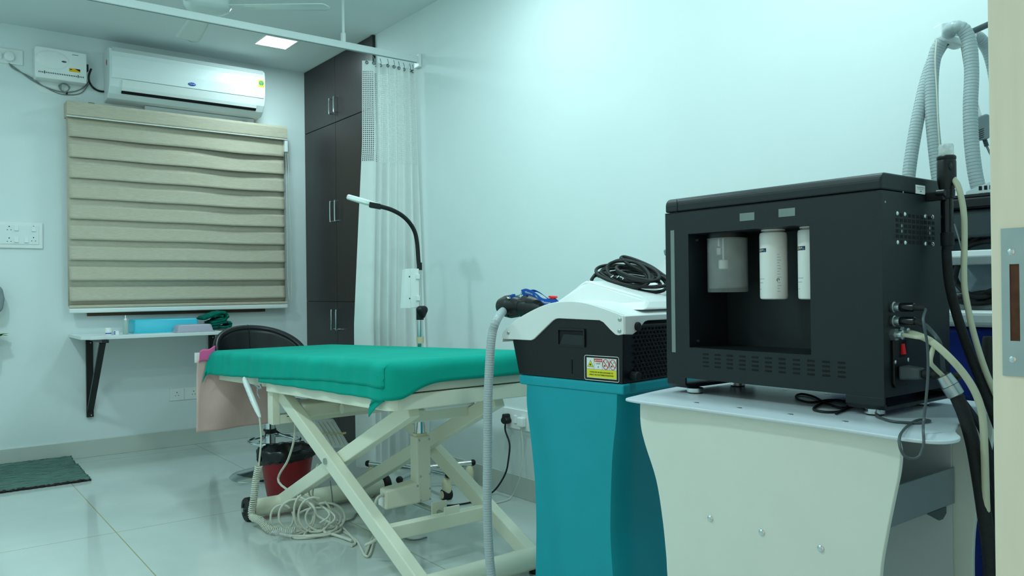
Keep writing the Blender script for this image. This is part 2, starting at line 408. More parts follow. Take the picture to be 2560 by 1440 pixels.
# ------------------------------------------------------------------ ceiling fan
fx, fy, fz = 1.276, 4.228, 2.55
t = thing('ceiling_fan', 'pale ceiling fan with three blades hanging above the curtain rail', 'ceiling fan', (fx, fy, fz-.03))
MB().lathe((fx, fy, fz-.035), (0, 0, 1), [(.02, 0), (.07, .004), (.105, .018), (.12, .04), (.12, .06), (.1, .08), (.04, .09), (.03, .1)], 36).build('motor_housing', M['fan'], t)
MB().cyl((fx, fy, fz+.06), (fx, fy, H-.04), .012).build('down_rod', M['fan'], t)
MB().lathe((fx, fy, H-.055), (0, 0, 1), [(.02, 0), (.05, .02), (.055, .055)], 24).build('canopy', M['fan'], t)
for k in range(3):
    a = math.radians(-36+120*k); d = V((math.cos(a), math.sin(a), 0)); n = V((-d.y, d.x, 0)); c = V((fx, fy, fz))
    g = MB()
    def blade(u, v):
        r = .19+.44*u; w_ = .052+.014*u; q = (v-.5)*2
        e = math.sqrt(max(0, 1-max(0, (u-.93)/.07)**2)) if u > .93 else 1
        return c+d*r+n*(q*w_*max(e, .35))+V((0, 0, .005*q-.004*q*q))
    g.grid(24, 6, blade); g.build('blade', M['fan'], t, solid=.004)
    MB().bar(c+d*.1+V((0, 0, 0)), c+d*.23, .05, .004, n).build('blade_bracket', M['fan'], t, smooth=False)

# ------------------------------------------------------------------ curtain rail and curtain
ry, rz = 4.107, 2.425
t = thing('curtain_rail', 'long white curtain rail hung from the ceiling by a thin rod', 'curtain rail', (1.98, ry, rz))
MB().box((XL, ry-.014, rz), (XR-.002, ry+.014, rz+.038)).build('track', M['white_gloss'], t, bevel=.003)
MB().box((XL, ry-.004, rz-.0015), (XR-.01, ry+.004, rz+.001)).build('glide_slot', M['gray'], t, smooth=False)
MB().cyl((1.985, ry, rz+.038), (1.985, ry, H), .008).build('hanger_rod', M['white'], t)
MB().lathe((1.985, ry, rz+.036), (0, 0, 1), [(.014, 0), (.014, .05), (.009, .055)], 16).build('hanger_socket', M['white'], t)
MB().box((XR-.02, ry-.03, rz-.03), (XR-.001, ry+.03, rz+.05)).build('wall_bracket', M['white'], t, bevel=.004)
# curtain
zt, zm, zb = 2.385, 1.80, .05
t = thing('privacy_curtain', 'white hospital curtain with a net top, bunched against the right wall', 'curtain', (2.27, ry, zb))
xs_top = (2.112, 2.452); xs_bot = (2.052, 2.466)
def fold(u):     # offset across the rail; first fold is broad, the rest tight
    if u < .22: return .045*math.sin(u/.22*PI*.9+2.6)
    w = (u-.22)/.78
    return .03*math.sin(w*2*PI*5.5+1.2)*(.75+.25*math.sin(w*9))
def cur(u, z):
    k = (zt-z)/(zt-zb); k2 = min(1, k*1.15)
    x0 = xs_top[0]+(xs_bot[0]-xs_top[0])*min(1, max(0, k-.2)*2.2); x1 = xs_top[1]+(xs_bot[1]-xs_top[1])*k2
    ux = u
    return V((x0+(x1-x0)*ux, ry+.012+fold(u)*(.55+.55*k2)+.012*math.sin(7*u+3*k)-.17*max(0, u-.45)**1.5*k2, z))
NU = 150
arc = [0]
for i in range(NU): arc.append(arc[-1]+(cur((i+1)/NU, 1.9)-cur(i/NU, 1.9)).length)
def arcl(u): i = u*NU; a = int(min(i, NU-1)); return arc[a]+(arc[a+1]-arc[a])*(i-a)
g = MB(); g.grid(NU, 12, lambda u, v: cur(u, zt-.055-(zt-.055-zm)*v), lambda u, v: (arcl(u)*1.25, (zt-zm)*v)); g.build('net_panel', M['net'], t, ang=80)
g = MB(); g.grid(NU, 2, lambda u, v: cur(u, zt-.055*v)); g.build('heading_tape', M['curtain'], t, ang=80)
g = MB(); g.grid(NU, 30, lambda u, v: cur(u, zm+.004-(zm-zb)*v)); g.build('cloth', M['curtain'], t, ang=80)
for u in (.06, .17, .25, .33, .44, .56, .67, .78, .9, .97):
    p = cur(u, zt-.012)
    h = MB(); h.tube([p+V((0, 0, 0)), p+V((0, -.012, .01)), p+V((0, -.006, .03)), p+V((0, 0, .04))], .0022, 6); hk = h.build('curtain_hook', M['steel'], t)
    r = MB(); r.tube([p+V((math.cos(a)*.008, -.006, math.sin(a)*.008)) for a in [i*PI/4 for i in range(8)]], .0022, 6, closed=True, n=2); r.build('eyelet', M['dgray'], t)

# ------------------------------------------------------------------ wardrobe
t = thing('wardrobe', 'tall dark brown built-in wardrobe with steel handles, right of the window', 'wardrobe', (XR+.2, (WY+YB)/2, 0))
MB().box((XR, WY+.002, .0), (XR+.55, YB-.001, H-.001)).build('carcass', M['laminate'], t, smooth=False)
MB().box((XR-.022, WY, .0), (XR+.002, WY+.03, H-.002)).build('side_strip', M['laminate'], t, smooth=False)
ym = (WY+.03+YB)/2
for k, (a, b_) in enumerate(((.012, .985), (.989, 2.262), (2.267, H-.004))):
    for j, (ya, yb) in enumerate(((WY+.033, ym-.0015), (ym+.0015, YB-.004))):
        d = MB(); d.box((XR-.02, ya, a), (XR-.001, yb, b_)); dd = d.build('door', M['laminate'], t, smooth=False, bevel=.0012)
        hy = ym+(.038 if j else -.038)
        hz = ((.788, .926), (1.56, 1.70), (2.33, 2.435))[k]; hx = XR-.05
        hd = MB(); hd.tube([(XR-.02, hy, hz[0]), (hx+.006, hy, hz[0]), (hx, hy, hz[0]+.006), (hx, hy, hz[1]-.006), (hx+.006, hy, hz[1]), (XR-.02, hy, hz[1])], .0055, 10, n=4)
        part_label(hd.build('handle', M['chrome'], dd), 'steel bar handle')
# ------------------------------------------------------------------ air conditioner
x0, x1, yf, yb = 1.068, 2.085, 5.585, YB
t = thing('air_conditioner', 'white split air conditioner on the wall above the blind', 'air conditioner', ((x0+x1)/2, yb, 2.31))
prof = [(yb, 2.655), (yf+.03, 2.655), (yf+.008, 2.64), (yf, 2.6), (yf-.002, 2.52), (yf+.004, 2.45), (yf+.02, 2.40), (yf+.05, 2.36), (yf+.085, 2.335), (yb-.03, 2.325), (yb, 2.32)]
MB().prism([(x0, y, z) for y, z in prof], (x1-x0, 0, 0)).build('housing', M['white_gloss'], t, bevel=.006, bseg=3)
g = MB(); fp = [(yf-.004, 2.592), (yf-.007, 2.52), (yf-.0015, 2.452)]
g.prism([(x0+.012, y, z) for y, z in [(yf+.004, 2.612), (yf-.004, 2.592), (yf-.007, 2.52), (yf-.0015, 2.452), (yf+.012, 2.445), (yf+.012, 2.6)]], (x1-x0-.024, 0, 0)); g.build('front_panel', M['white_gloss'], t, smooth=False)
MB().prism([(x0+.014, yf+.001, 2.625), (x0+.014, yf+.012, 2.6515), (x0+.014, yf+.02, 2.648), (x0+.014, yf+.01, 2.622)], (x1-x0-.028, 0, 0)).build('top_band', M['grayw'], t, smooth=False)
lx0, lx1 = x0+.075, x1-.06
MB().prism([(lx0, yf-.0015, 2.447), (lx0, yf+.0145, 2.40), (lx0, yf+.026, 2.378), (lx0, yf+.032, 2.38), (lx0, yf+.02, 2.41)], (lx1-lx0, 0, 0)).build('louvre_flap', M['white'], t, smooth=False)
MB().prism([(lx0, yf+.022, 2.3775), (lx0, yf+.038, 2.362), (lx0, yf+.046, 2.368), (lx0, yf+.03, 2.382)], (lx1-lx0, 0, 0)).build('outlet_slot', M['hole'], t, smooth=False)
MB().box((x0+.24, YB-.06, 2.29), (x0+.98, YB-.002, 2.325)).build('rear_chassis', M['grayw'], t, bevel=.004)
bx, bz = 1.575, 2.478
bd = MB().ball((bx, yf-.006, bz), (.026, .003, .0115), 28, 8).build('badge', M['badgeblue'], t)
MB().text('Carrier', .0125, lambda x, y: V((bx+x, yf-.0093, bz+y))).build('badge_lettering', M['labelwhite'], bd, smooth=False)
sx, sz = 2.052, 2.553
st = MB().box((sx-.022, yf-.0085, sz-.025), (sx+.022, yf-.006, sz+.025)).build('star_rating_sticker', M['yellow'], t, smooth=False)
part_label(st, 'yellow square sticker with a green disc')
MB().cyl((sx, yf-.0095, sz+.003), (sx, yf-.0084, sz+.003), .017, seg=28).build('sticker_disc', M['stickergreen'], st, smooth=False)
g = MB()
for r_, c_ in ((.009, .6), (.006, 0)): g.tube([V((sx+r_*math.cos(a)*1.0, yf-.0098, sz-.002+c_*.01+r_*math.sin(a))) for a in [PI*i/6 for i in range(7)]], .0009, 5, n=2)
g.box((sx-.003, yf-.0102, sz-.012), (sx+.003, yf-.0094, sz-.008)); g.build('sticker_mark', M['yellow'], st, smooth=False)
g = MB().ball((x0-.001, yf+.09, 2.565), (.0015, .011, .02)); g.build('end_cap_emblem', M['labelred'], t)

# ------------------------------------------------------------------ voltage stabilizer
x0, x1, yf, z0, z1 = .665, .952, 5.675, 2.41, 2.605
t = thing('voltage_stabilizer', 'white wall box with a grille and amber sticker, left of the air conditioner', 'voltage stabilizer', ((x0+x1)/2, YB, z0))
MB().prism([(x0+.006, YB, z0), (x0, YB, z0+.01), (x0, YB, z1-.012), (x0+.006, YB, z1), (x1, YB, z1-.004), (x1, YB, z0)], (0, yf-YB, 0)).build('casing', M['white'], t, bevel=.01, bseg=3)
MB().ball((x0+.095, yf, (z0+z1)/2+.022), (.093, .011, .058), 32, 14).build('raised_panel', M['white'], t)
MB().ball((x0+.158, yf-.0085, z0+.116), (.015, .003, .0055), 20, 8).build('badge', M['dgray'], t)
s_ = MB().box((x0+.187, yf-.0015, z0+.062), (x0+.249, yf+.001, z0+.084)).build('amber_sticker', M['yelloworange'], t, bevel=.004)
g = MB(); g.prism([(x0+.218, yf-.0022, z0+.083), (x0+.249, yf-.0022, z0+.083), (x0+.249, yf-.0022, z0+.067)], (0, .001, 0)); g.box((x0+.19, yf-.0022, z0+.073), (x0+.203, yf-.001, z0+.078)); g.build('sticker_print', M['ink'], s_, smooth=False)
g = MB()
for i in range(26):
    xx = x0+.02+i*.0098
    g.box((xx, yf-.0012, z0+.028+(.0 if i in (3, 22) else .004)), (xx+.0042, yf+.001, z0+.04+(.006 if i in (3, 22) else 0)))
g.build('grille_slots', M['hole'], t, smooth=False)
MB().box((x0+.205, yf-.0012, z1-.026), (x0+.24, yf, z1-.022)).build('maker_mark', M['gray'], t, smooth=False)
MB().box((x1-.001, yf+.02, z0+.085), (x1+.014, yf+.05, z0+.13)).build('breaker_switch', M['black'], t, bevel=.003)
MB().prism([(x0+.01, YB-.003, z0+.01), (x0+.01, YB-.003, z0-.03), (x0+.04, YB-.003, z0-.07), (x1-.02, YB-.003, z0-.075), (x1-.005, YB-.003, z0+.01)], (0, .003, 0)).build('mounting_plate', M['white'], t, smooth=False)
yw = YB-.012
g = MB().tube([onY(228, 172, 5.70), onY(222, 190, 5.70), onY(224, 206, 5.71), onY(234, 220, yw), onY(250, 228, yw), onY(270, 229, yw)], .0065, 10)
tag(g.build('power_cord', M['black']), 'short black cord between the white wall box and the air conditioner', 'cord')
# plug socket at the top left with its plug and grey cord
p0 = onY(-40, 118, YB); p1 = onY(57, 165, YB)
t = thing('wall_socket', 'white socket plate high on the wall at the left edge, grey cord plugged in', 'wall socket', (p0.x*.5+p1.x*.5, YB, p1.z))
MB().box((p0.x, YB-.012, p1.z), (p1.x, YB, p0.z+.01)).build('plate', M['white'], t, bevel=.002)
q = onY(2, 140, YB-.012); MB().box((q.x-.024, YB-.02, q.z-.018), (q.x+.006, YB-.01, q.z+.022)).build('switch_rocker', M['white_gloss'], t, bevel=.003)
t = thing('plug_cord', 'grey cord with a round white plug looping under the wall box', 'cord', (onY(22, 145, YB).x, YB-.03, onY(22, 145, YB).z))
q = onY(22, 143, YB-.012)
MB().lathe((q.x, YB-.012, q.z), (0, -1, 0), [(.03, 0), (.031, .012), (.027, .028), (.015, .032)], 28).build('plug', M['white'], t)
yw = YB-.01
def wl(px, py, y=yw): return onY(px, py, y)
MB().tube([wl(22, 158), wl(45, 175), wl(80, 200), (wl(110, 216)), wl(150, 229), wl(185, 229), wl(210, 218), wl(222, 203)], .0036, 8).build('cord', M['cableg'], t)
MB().tube([wl(22, 158), wl(35, 172), wl(75, 192), wl(110, 216), wl(148, 234), wl(180, 237), wl(205, 231), wl(222, 210)], .003, 8).build('cord', M['cableg'], t)
g = MB(); c = wl(162, 221, YB-.035)
pts = []
for i in range(22):
    a = i*2*PI/8+1.2; r = .026+.005*math.sin(i*.9); pts.append(c+V((r*math.cos(a)-.003*(i % 3), -.002*(i % 4), r*math.sin(a))))
g.tube(pts, .0033, 8); g.build('coiled_slack', M['cableg'], t)
q = wl(167, 233, YB-.022); MB().box(q-V((.005, .004, .008)), q+V((.005, .004, .008))).build('cord_clip', M['black'], t)

# ------------------------------------------------------------------ window blind
bx0, bx1, byf = .845, 2.262, 5.70
t = thing('window_blind', 'beige zebra roller blind closed over the window', 'window blind', ((bx0+bx1)/2, byf, .945))
g = MB(); g.prism([(bx0-.01, byf-.02, 2.19), (bx0-.01, byf-.034, 2.20), (bx0-.01, byf-.036, 2.27), (bx0-.01, byf-.028, 2.287), (bx0-.01, YB, 2.287), (bx0-.01, YB, 2.19)], (bx1-bx0+.025, 0, 0)); g.build('cassette', M['blind'], t, smooth=False, bevel=.003)
MB().box((bx0-.01, byf-.036, 2.187), (bx1+.015, byf-.016, 2.192)).build('cassette_lip', M['white'], t, smooth=False)
zt_, zb_ = 2.19, .985; nb = 9
hb = (zt_-zb_)/nb
rnd = random.Random(3)
for k in range(nb+1):
    zb2 = 2.065-.131*k; za = zb2+(.125 if k == 0 else .091)
    if k == nb: za, zb2 = .99, zb_-.03
    g = MB(); ph = rnd.random()*.25
    amp = .016*max(0, 1-k/7)+.002
    def band(u, v, za=za, zb2=zb2, ph=ph, amp=amp):
        sag = amp*(math.exp(-((u-.3-ph*.5)/.13)**2)*.4+math.exp(-((u-.78+ph*.3)/.16)**2))
        x = bx0+(bx1-bx0)*u
        sag = sag if v > .3 else sag*v/.3
        y = byf-.002-.010*v**1.5-sag*.9*v**1.5+.006*(1-v)
        z = za-(za-zb2)*v-sag*.5*v
        return V((x, y, z))
    g.grid(50, 6, band); g.build('fabric_band', M['blind'], t, ang=70, solid=.0012)
g = MB(); g.grid(30, 2, lambda u, v: V((bx0-.008+(bx1-bx0+.008)*u, byf+.0055, zt_-(zt_-zb_)*v))); g.build('rear_fabric', M['blind'], t, solid=.001)
MB().box((bx0-.004, byf-.018, .972), (bx1+.012, byf+.006, .99)).build('bottom_cloth_roll', M['blind'], t, bevel=.004)
MB().box((bx0-.004, byf-.02, .94), (bx1+.012, byf+.01, .97)).build('bottom_rail', M['white'], t, bevel=.006)
for x in (.98, 1.97): MB().box((x-.018, byf-.01, 2.286), (x+.018, byf+.03, 2.294)).build('mounting_clip', M['dgray'], t)
g = MB(); cx = bx1+.008
g.tube([(cx, byf-.02, 2.15), (cx+.002, byf-.02, 1.6), (cx+.006, byf-.02, 1.1), (cx+.022, byf-.02, 1.0), (cx+.034, byf-.02, 1.06), (cx+.03, byf-.02, 1.5), (cx+.012, byf-.02, 2.15)], .0022, 6); g.build('bead_chain', M['cablew'], t)
MB().box((bx1-.002, byf-.03, 2.10), (bx1+.02, byf+.02, 2.187)).build('end_bracket', M['white'], t, bevel=.002)

# ------------------------------------------------------------------ switchboards
def socket_holes(cx, cz, y, s, parent):
    g = MB()
    for dx, dz, r in ((0, .0125, .0034), (-.0098, -.0085, .0026), (.0098, -.0085, .0026)):
        g.cyl((cx+dx*s, y-.0006, cz+dz*s), (cx+dx*s, y+.0005, cz+dz*s), r*s, seg=12)
    return g.build('socket_holes', M['hole'], parent, smooth=False)
p0 = onY(-30, 553, YB); p1 = onY(107, 622, YB)
t = thing('switchboard', 'white switch and socket panel on the wall left of the blind', 'switch panel', ((p0.x+p1.x)/2, YB, p1.z))
MB().box((p0.x, YB-.014, p1.z), (p1.x, YB, p0.z)).build('back_plate', M['white'], t, bevel=.004)
q0 = onY(-14, 560, YB-.014); q1 = onY(98, 612, YB-.014)
MB().box((q0.x, YB-.018, q1.z), (q1.x, YB-.012, q0.z)).build('cover_plate', M['white_gloss'], t, bevel=.003)
for px, py in ((23, 571), (23, 600), (84, 599)):
    q = onY(px, py, YB-.018); socket_holes(q.x, q.z, YB-.018, 1, t)
for px, py in ((41, 571), (41, 600), (66, 601), (84, 573)):
    q = onY(px, py, YB-.018); MB().prism([(q.x-.011, YB-.018, q.z-.017), (q.x-.011, YB-.027, q.z-.014), (q.x-.011, YB-.019, q.z+.017), (q.x-.011, YB-.016, q.z+.017)], (.022, 0, 0)).build('switch_rocker', M['white_gloss'], t, smooth=False, bevel=.001)
q = onY(84, 567, YB-.018); MB().cyl((q.x, YB-.0195, q.z+.004), (q.x, YB-.016, q.z+.004), .0025, seg=10).build('indicator', M['hole'], t)
p0 = onY(423, 969, YB); p1 = onY(545, 1000, YB)
z0, z1 = .318, .402
t = thing('wall_socket', 'white twin socket plate low on the wall under the shelf', 'wall socket', (p0.x+.12, YB, z0))
MB().box((p0.x, YB-.01, z0), (p0.x+.25, YB, z1)).build('plate', M['white'], t, bevel=.002)
MB().box((p0.x+.095, YB-.0108, z0+.003), (p0.x+.0965, YB-.0095, z1-.003)).build('plate_joint', M['gray'], t)
for dx in (.048, .16): socket_holes(p0.x+dx, (z0+z1)/2, YB-.01, 1, t)

# ------------------------------------------------------------------ shelf and what stands on it
sx0, sx1, sy0, sz = .85, 1.765, 5.285, .805
t = thing('wall_shelf', 'white wall shelf on two black brackets under the window', 'shelf', ((sx0+sx1)/2, YB, .26))
MB().prism([(sx0, YB-.001, sz-.02), (sx1, YB-.001, sz-.02), (sx1, sy0, sz-.02), (sx0+.05, sy0, sz-.02), (sx0, sy0+.07, sz-.02)], (0, 0, .02)).build('board', M['white_gloss'], t, bevel=.002)
for bx in (.965, 1.742):
    g = MB(); g.box((bx-.02, YB-.028, .262), (bx+.02, YB-.001, sz-.02)); br = g.build('bracket', M['blackish'], t, smooth=False, bevel=.001)
    MB().box((bx-.018, sy0+.03-.06, sz-.04), (bx+.02, YB-.03, sz-.021)).build('bracket_arm', M['blackish'], br, smooth=False, bevel=.001)
    MB().bar((bx, sy0+.05, sz-.04), (bx, YB-.02, .30), .036, .02, (1, 0, 0)).build('bracket_brace', M['blackish'], br, smooth=False, bevel=.001)
    for z in (.275, sz-.06): screw('screw', (bx+.006, YB-.028, z), (0, -1, 0), .004, M['chrome'], br)
def px_on_shelf(px, py): return onZ(px, py, sz)
p = onY(271, 824, 5.42); 
t = thing('pill_jar', 'small white screw-cap jar with a blue band on the wall shelf', 'jar', (p.x, 5.42, sz))
MB().lathe((p.x, 5.42, sz), (0, 0, 1), [(.016, 0), (.018, .002), (.018, .008)], 24).build('jar_base', M['labelwhite'], t)
MB().lathe((p.x, 5.42, sz+.008), (0, 0, 1), [(.0182, 0), (.0182, .006)], 24).build('blue_band', M['badgeblue'], t)
MB().lathe((p.x, 5.42, sz+.014), (0, 0, 1), [(.0195, 0), (.0195, .028), (.018, .031)], 24).build('screw_cap', M['white'], t)
p = onY(289, 822, 5.42)
t = thing('small_box', 'tiny white box printed with blue, beside the jar on the shelf', 'box', (p.x, 5.42, sz))
MB().box((p.x-.016, 5.405, sz), (p.x+.016, 5.435, sz+.024)).build('carton', M['labelwhite'], t, bevel=.001)
g = MB(); g.box((p.x-.014, 5.4045, sz+.003), (p.x-.004, 5.4055, sz+.01)); g.box((p.x-.014, 5.4045, sz+.014), (p.x-.004, 5.4055, sz+.021)); g.build('blue_print', M['badgeblue'], t, smooth=False)
p = onY(314, 826, 5.42)
t = thing('nozzle_bottle', 'clear bottle with a pointed white nozzle on the wall shelf', 'bottle', (p.x, 5.42, sz))
MB().lathe((p.x, 5.42, sz), (0, 0, 1), [(.014, 0), (.016, .003), (.016, .075), (.012, .086), (.008, .09)], 24).build('bottle_body', mat('translucent_bottle', (214, 228, 222), .3, vary=0, trans=.55), t)
MB().lathe((p.x, 5.42, sz+.088), (0, 0, 1), [(.009, 0), (.009, .008), (.004, .012), (.0022, .032)], 16).build('nozzle', M['white'], t)
def tray(name, label, c, L, W, Hh, m, ang=0):     # an upturned plastic tray
    ca, sa = math.cos(ang), math.sin(ang)
    t = thing(name, label, 'tray', (c[0], c[1], sz+.0005))
    def rr(l, w, r, z, n=5):
        o = []
        for qx, qy, a0 in ((1, 1, 0), (-1, 1, 90), (-1, -1, 180), (1, -1, 270)):
            for i in range(n+1):
                a = math.radians(a0+90*i/n); x = qx*(l/2-r)+r*math.cos(a); y = qy*(w/2-r)+r*math.sin(a)
                o.append(V((c[0]+x*ca-y*sa, c[1]+x*sa+y*ca, z)))
        return o
    g = MB(); L_ = [rr(L, W, .012, sz+.0005), rr(L, W, .012, sz+.006), rr(L-.016, W-.016, .014, sz+.008), rr(L-.03, W-.03, .016, sz+Hh-.01), rr(L-.04, W-.04, .014, sz+Hh-.003), rr(L-.052, W-.052, .01, sz+Hh)]
    R = [[g.v(p) for p in l] for l in L_]
    for a, b in zip(R, R[1:]):
        for i in range(len(a)): g.face([a[i], a[(i+1) % len(a)], b[(i+1) % len(a)], b[i]])
    g.face(R[-1]); g.face(R[0][::-1]); g.build('tray_body', m, t, ang=50)
tray('plastic_tray', 'sky blue upturned plastic tray at the back of the wall shelf', (1.37, 5.56), .42, .22, .088, M['skyblue'])
tray('plastic_tray', 'smaller mauve-grey upturned tray in front of the blue one', (1.51, 5.385), .245, .13, .05, M['mauve'], .03)
# folded green cloth
def roll(pts, r, fl=.75, m='green2'):
    g = MB(); g.tube(pts, lambda i, k: r*(1-.15*math.sin(i*.9)) * (.75 if i in (0, k-1) else 1), 12, n=5); return g
t = thing('folded_cloth', 'dark green cloth folded in a bundle, behind the blue tray', 'cloth', (1.72, 5.56, sz))
def cl(px, py, y): return onY(px, py, y)
def layer(pts, th_, y, w, name):     # a thick folded layer swept along its edge line
    P = catmull([cl(px, py, y) for px, py in pts], 8); g = MB(); R = []; k = len(P)
    for i, p in enumerate(P):
        T = (P[min(i+1, k-1)]-P[max(i-1, 0)]).normalized(); n = T.cross(V((0, 1, 0))).normalized()
        e = min(1, (.35+i*.25), (.35+(k-1-i)*.25)); ring = []
        for q in range(20):
            a = 2*PI*q/20; c, s_ = math.cos(a), math.sin(a)
            yy2 = w*math.copysign(abs(c)**.5, c); tt = th_*e*math.copysign(abs(s_)**.7, s_)
            ring.append(g.v(p+V((0, yy2+.006*math.sin(i*.7), 0))+n*(tt+.0015*math.sin(i*1.1+q))))
        R.append(ring)
    for a, b in zip(R, R[1:]):
        for q in range(20): g.face([a[q], a[(q+1) % 20], b[(q+1) % 20], b[q]])
    g.face(R[0]); g.face(R[-1]); return g.build(name, M['green2'], t, ang=80)
yy = 5.58
layer([(500, 797), (518, 790), (538, 783), (553, 782), (560, 789), (556, 797), (540, 803), (520, 806)], .0135, yy, .085, 'fold')
layer([(522, 792), (536, 789), (549, 790), (548, 796), (532, 799)], .010, yy-.004, .075, 'fold')
layer([(516, 811), (538, 809), (554, 805), (567, 806), (569, 812), (558, 817), (540, 817), (524, 817)], .0105, yy, .085, 'fold')
p0 = onY(545, 820, 5.5)
g = MB(); g.box((1.69, 5.42, sz), (1.755, 5.66, sz+.011)); tag(g.build('dark_tray', M['dgray'], bevel=.003), 'thin dark grey slab beneath the folded green cloth', 'slab')

# ------------------------------------------------------------------ things cut by the left edge of the view
t = thing('dispenser', 'grey rounded wall unit cut off by the left edge, below the switch panel', 'dispenser', (.43, YB, .95))
g = MB(); g.prism([(.33, YB, .975), (.35, YB, .955), (.47, YB, .955), (.488, YB, .975), (.496, YB, 1.04), (.486, YB, 1.1), (.46, YB, 1.125), (.36, YB, 1.125), (.33, YB, 1.10)], (0, -.1, 0)); g.build('cover', M['gray'], t, bevel=.015, bseg=3)
MB().box((.345, YB-.02, .97), (.47, YB+.001, 1.11)).build('back_plate', M['gray'], t)
MB().box((.35, YB-.104, .968), (.46, YB-.09, .99)).build('push_bar', M['dgray'], t, bevel=.004)
t = thing('wall_planter', 'small green leafy plant cut off by the left edge', 'plant', (.42, YB, .7))
MB().lathe((.415, YB-.08, .68), (0, 0, 1), [(.03, 0), (.04, .02), (.045, .1), (.04, .1), (.03, .07)], 24).build('pot', M['white'], t)
MB().box((.37, YB-.02, .70), (.45, YB, .76)).build('wall_hook', M['white'], t)
for i in range(14):
    a = i*2.4; l = .085+.03*(i % 3)*.6; b = V((.415, YB-.08, .77)); tip = b+V((math.cos(a)*l*.9, math.sin(a)*l*.6, .045+.05*((i*7) % 5)/5))
    g = MB(); n = (tip-b).cross(V((0, 0, 1))).normalized()
    g.grid(6, 2, lambda u, v: b.lerp(tip, u)+n*((v-.5)*.07*math.sin(PI*min(1, u*.9+.08)))+V((0, 0, .02*math.sin(PI*u)))); g.build('leaf', M['olive'], t, solid=.001)
# rag rug
g = MB(); rr = random.Random(5)
mx0, mx1, my0, my1 = .36, .845, 5.03, 5.735
edge = [rr.uniform(-1, 1) for _ in range(200)]
def rug(u, v):
    x = mx0+(mx1-mx0)*u; y = my0+(my1-my0)*v
    x += (edge[int(v*60)]*.006 if u > .97 else 0) + .012*(v-.5)*(u > .5)
    y += edge[60+int(u*40)]*.005*(1 if v in (0, 1) else 0)
    return V((x, y, .012+.0025*math.sin(v*70)+.002*rr.random()+(.012*max(0, v-.93)/.07)))
g.grid(40, 60, rug); t = thing('floor_mat', 'dark green woven rag mat on the floor at the left edge', 'mat', ((mx0+mx1)/2, (my0+my1)/2, 0))
g.build('woven_rag', M['rug'], t, ang=80, solid=.01)
for y, z in ((my0, .008), (my1+.004, .02)):
    g = MB(); g.tube([(mx0+(mx1-mx0)*i/30, y+rr.uniform(-.004, .004), z+rr.uniform(-.003, .004)) for i in range(31)], lambda i, k: .006+.003*math.sin(i*1.7), 6, n=2); g.build('binding', M['rugedge'], t)
# ------------------------------------------------------------------ treatment bed
BX0, BX1, BY0, BY1 = 1.305, 1.98, 2.372, 4.28
SL = .033
def zt(z, y): return z-SL*(y-BY0)
bed = thing('treatment_bed', 'ivory scissor-lift treatment bed in the middle of the room', 'bed', ((BX0+BX1)/2, (BY0+BY1)/2, 0))
def slab(x0, x1, y0, y1, z0, z1, r=.0):     # box that follows the slope of the top
    g = MB()
    if r:
        def loop(z):
            o = []
            for qx, qy, a0 in ((x1-r, y1-r, 0), (x0+r, y1-r, 90), (x0+r, y0+r, 180), (x1-r, y0+r, 270)):
                for i in range(6):
                    a = math.radians(a0+18*i); x = qx+r*math.cos(a); y = qy+r*math.sin(a); o.append(V((x, y, zt(z, y))))
            return o
        A = [g.v(p) for p in loop(z0)]; B = [g.v(p) for p in loop(z1)]
        g.face(A[::-1]); g.face(B)
        for i in range(len(A)): g.face([A[i], A[(i+1) % len(A)], B[(i+1) % len(A)], B[i]])
        return g
    return g.hexa([(x0, y0, zt(z0, y0)), (x1, y0, zt(z0, y0)), (x1, y1, zt(z0, y1)), (x0, y1, zt(z0, y1)), (x0, y0, zt(z1, y0)), (x1, y0, zt(z1, y0)), (x1, y1, zt(z1, y1)), (x0, y1, zt(z1, y1))])
slab(BX0, BX1, BY0, 3.56, .645, .699, .04).build('seat_frame', M['enamel'], bed, bevel=.003)
slab(BX0+.012, BX1-.012, 3.57, BY1-.01, .662, .699, .04).build('backrest_frame', M['enamel'], bed, bevel=.003)
slab(BX0+.004, BX1-.004, BY0+.004, 3.56, .702, .735, .045).build('seat_board', M['vinyl'], bed, bevel=.006)
slab(BX0+.004, BX1-.004, BY0+.004, 3.56, .735, .806, .05).build('seat_cushion', M['vinyl'], bed, bevel=.015, bseg=3)
slab(BX0+.004, BX1-.004, 3.575, BY1, .702, .735, .045).build('backrest_board', M['vinyl'], bed, bevel=.006)
slab(BX0+.004, BX1-.004, 3.575, BY1, .735, .806, .05).build('backrest_cushion', M['vinyl'], bed, bevel=.015, bseg=3)
# scissor legs
Y0b, Y1b = 2.30, 3.66; LX = (1.40, 1.825); tr = .041; tz = .054
ta, tb = (3.52, .575), (2.43, .632)
for k, lx in enumerate(LX):
    s = 1 if k == 0 else -1
    e = MB().bar((lx-s*.024, Y0b, tz+.01), (lx-s*.024, ta[0], ta[1]+.02), .046, .058); a = e.build('scissor_leg', M['enamel'], bed, bevel=.004)
    e = MB().bar((lx+s*.026, Y1b, tz+.01), (lx+s*.026, tb[0], tb[1]+.005), .046, .058); b_ = e.build('scissor_leg', M['enamel'], bed, bevel=.004)
    # crossing point of the two legs
    m1 = (ta[1]+.02-tz-.01)/(ta[0]-Y0b); m2 = (tb[1]+.005-tz-.01)/(tb[0]-Y1b)
    yc = (m2*(-Y1b)+m1*Y0b)/(m1-m2); zc = tz+.01+m1*(yc-Y0b)
    MB().cyl((lx-.055, yc, zc), (lx+.055, yc, zc), .013, seg=14).build('pivot_bolt', M['steel'], bed)
for y, x0, x1 in ((Y1b, 1.285, 1.95), (Y0b, 1.345, 1.965)):
    MB().cyl((x0, y, tz), (x1, y, tz), tr, seg=32).build('base_tube', M['enamel'], bed)
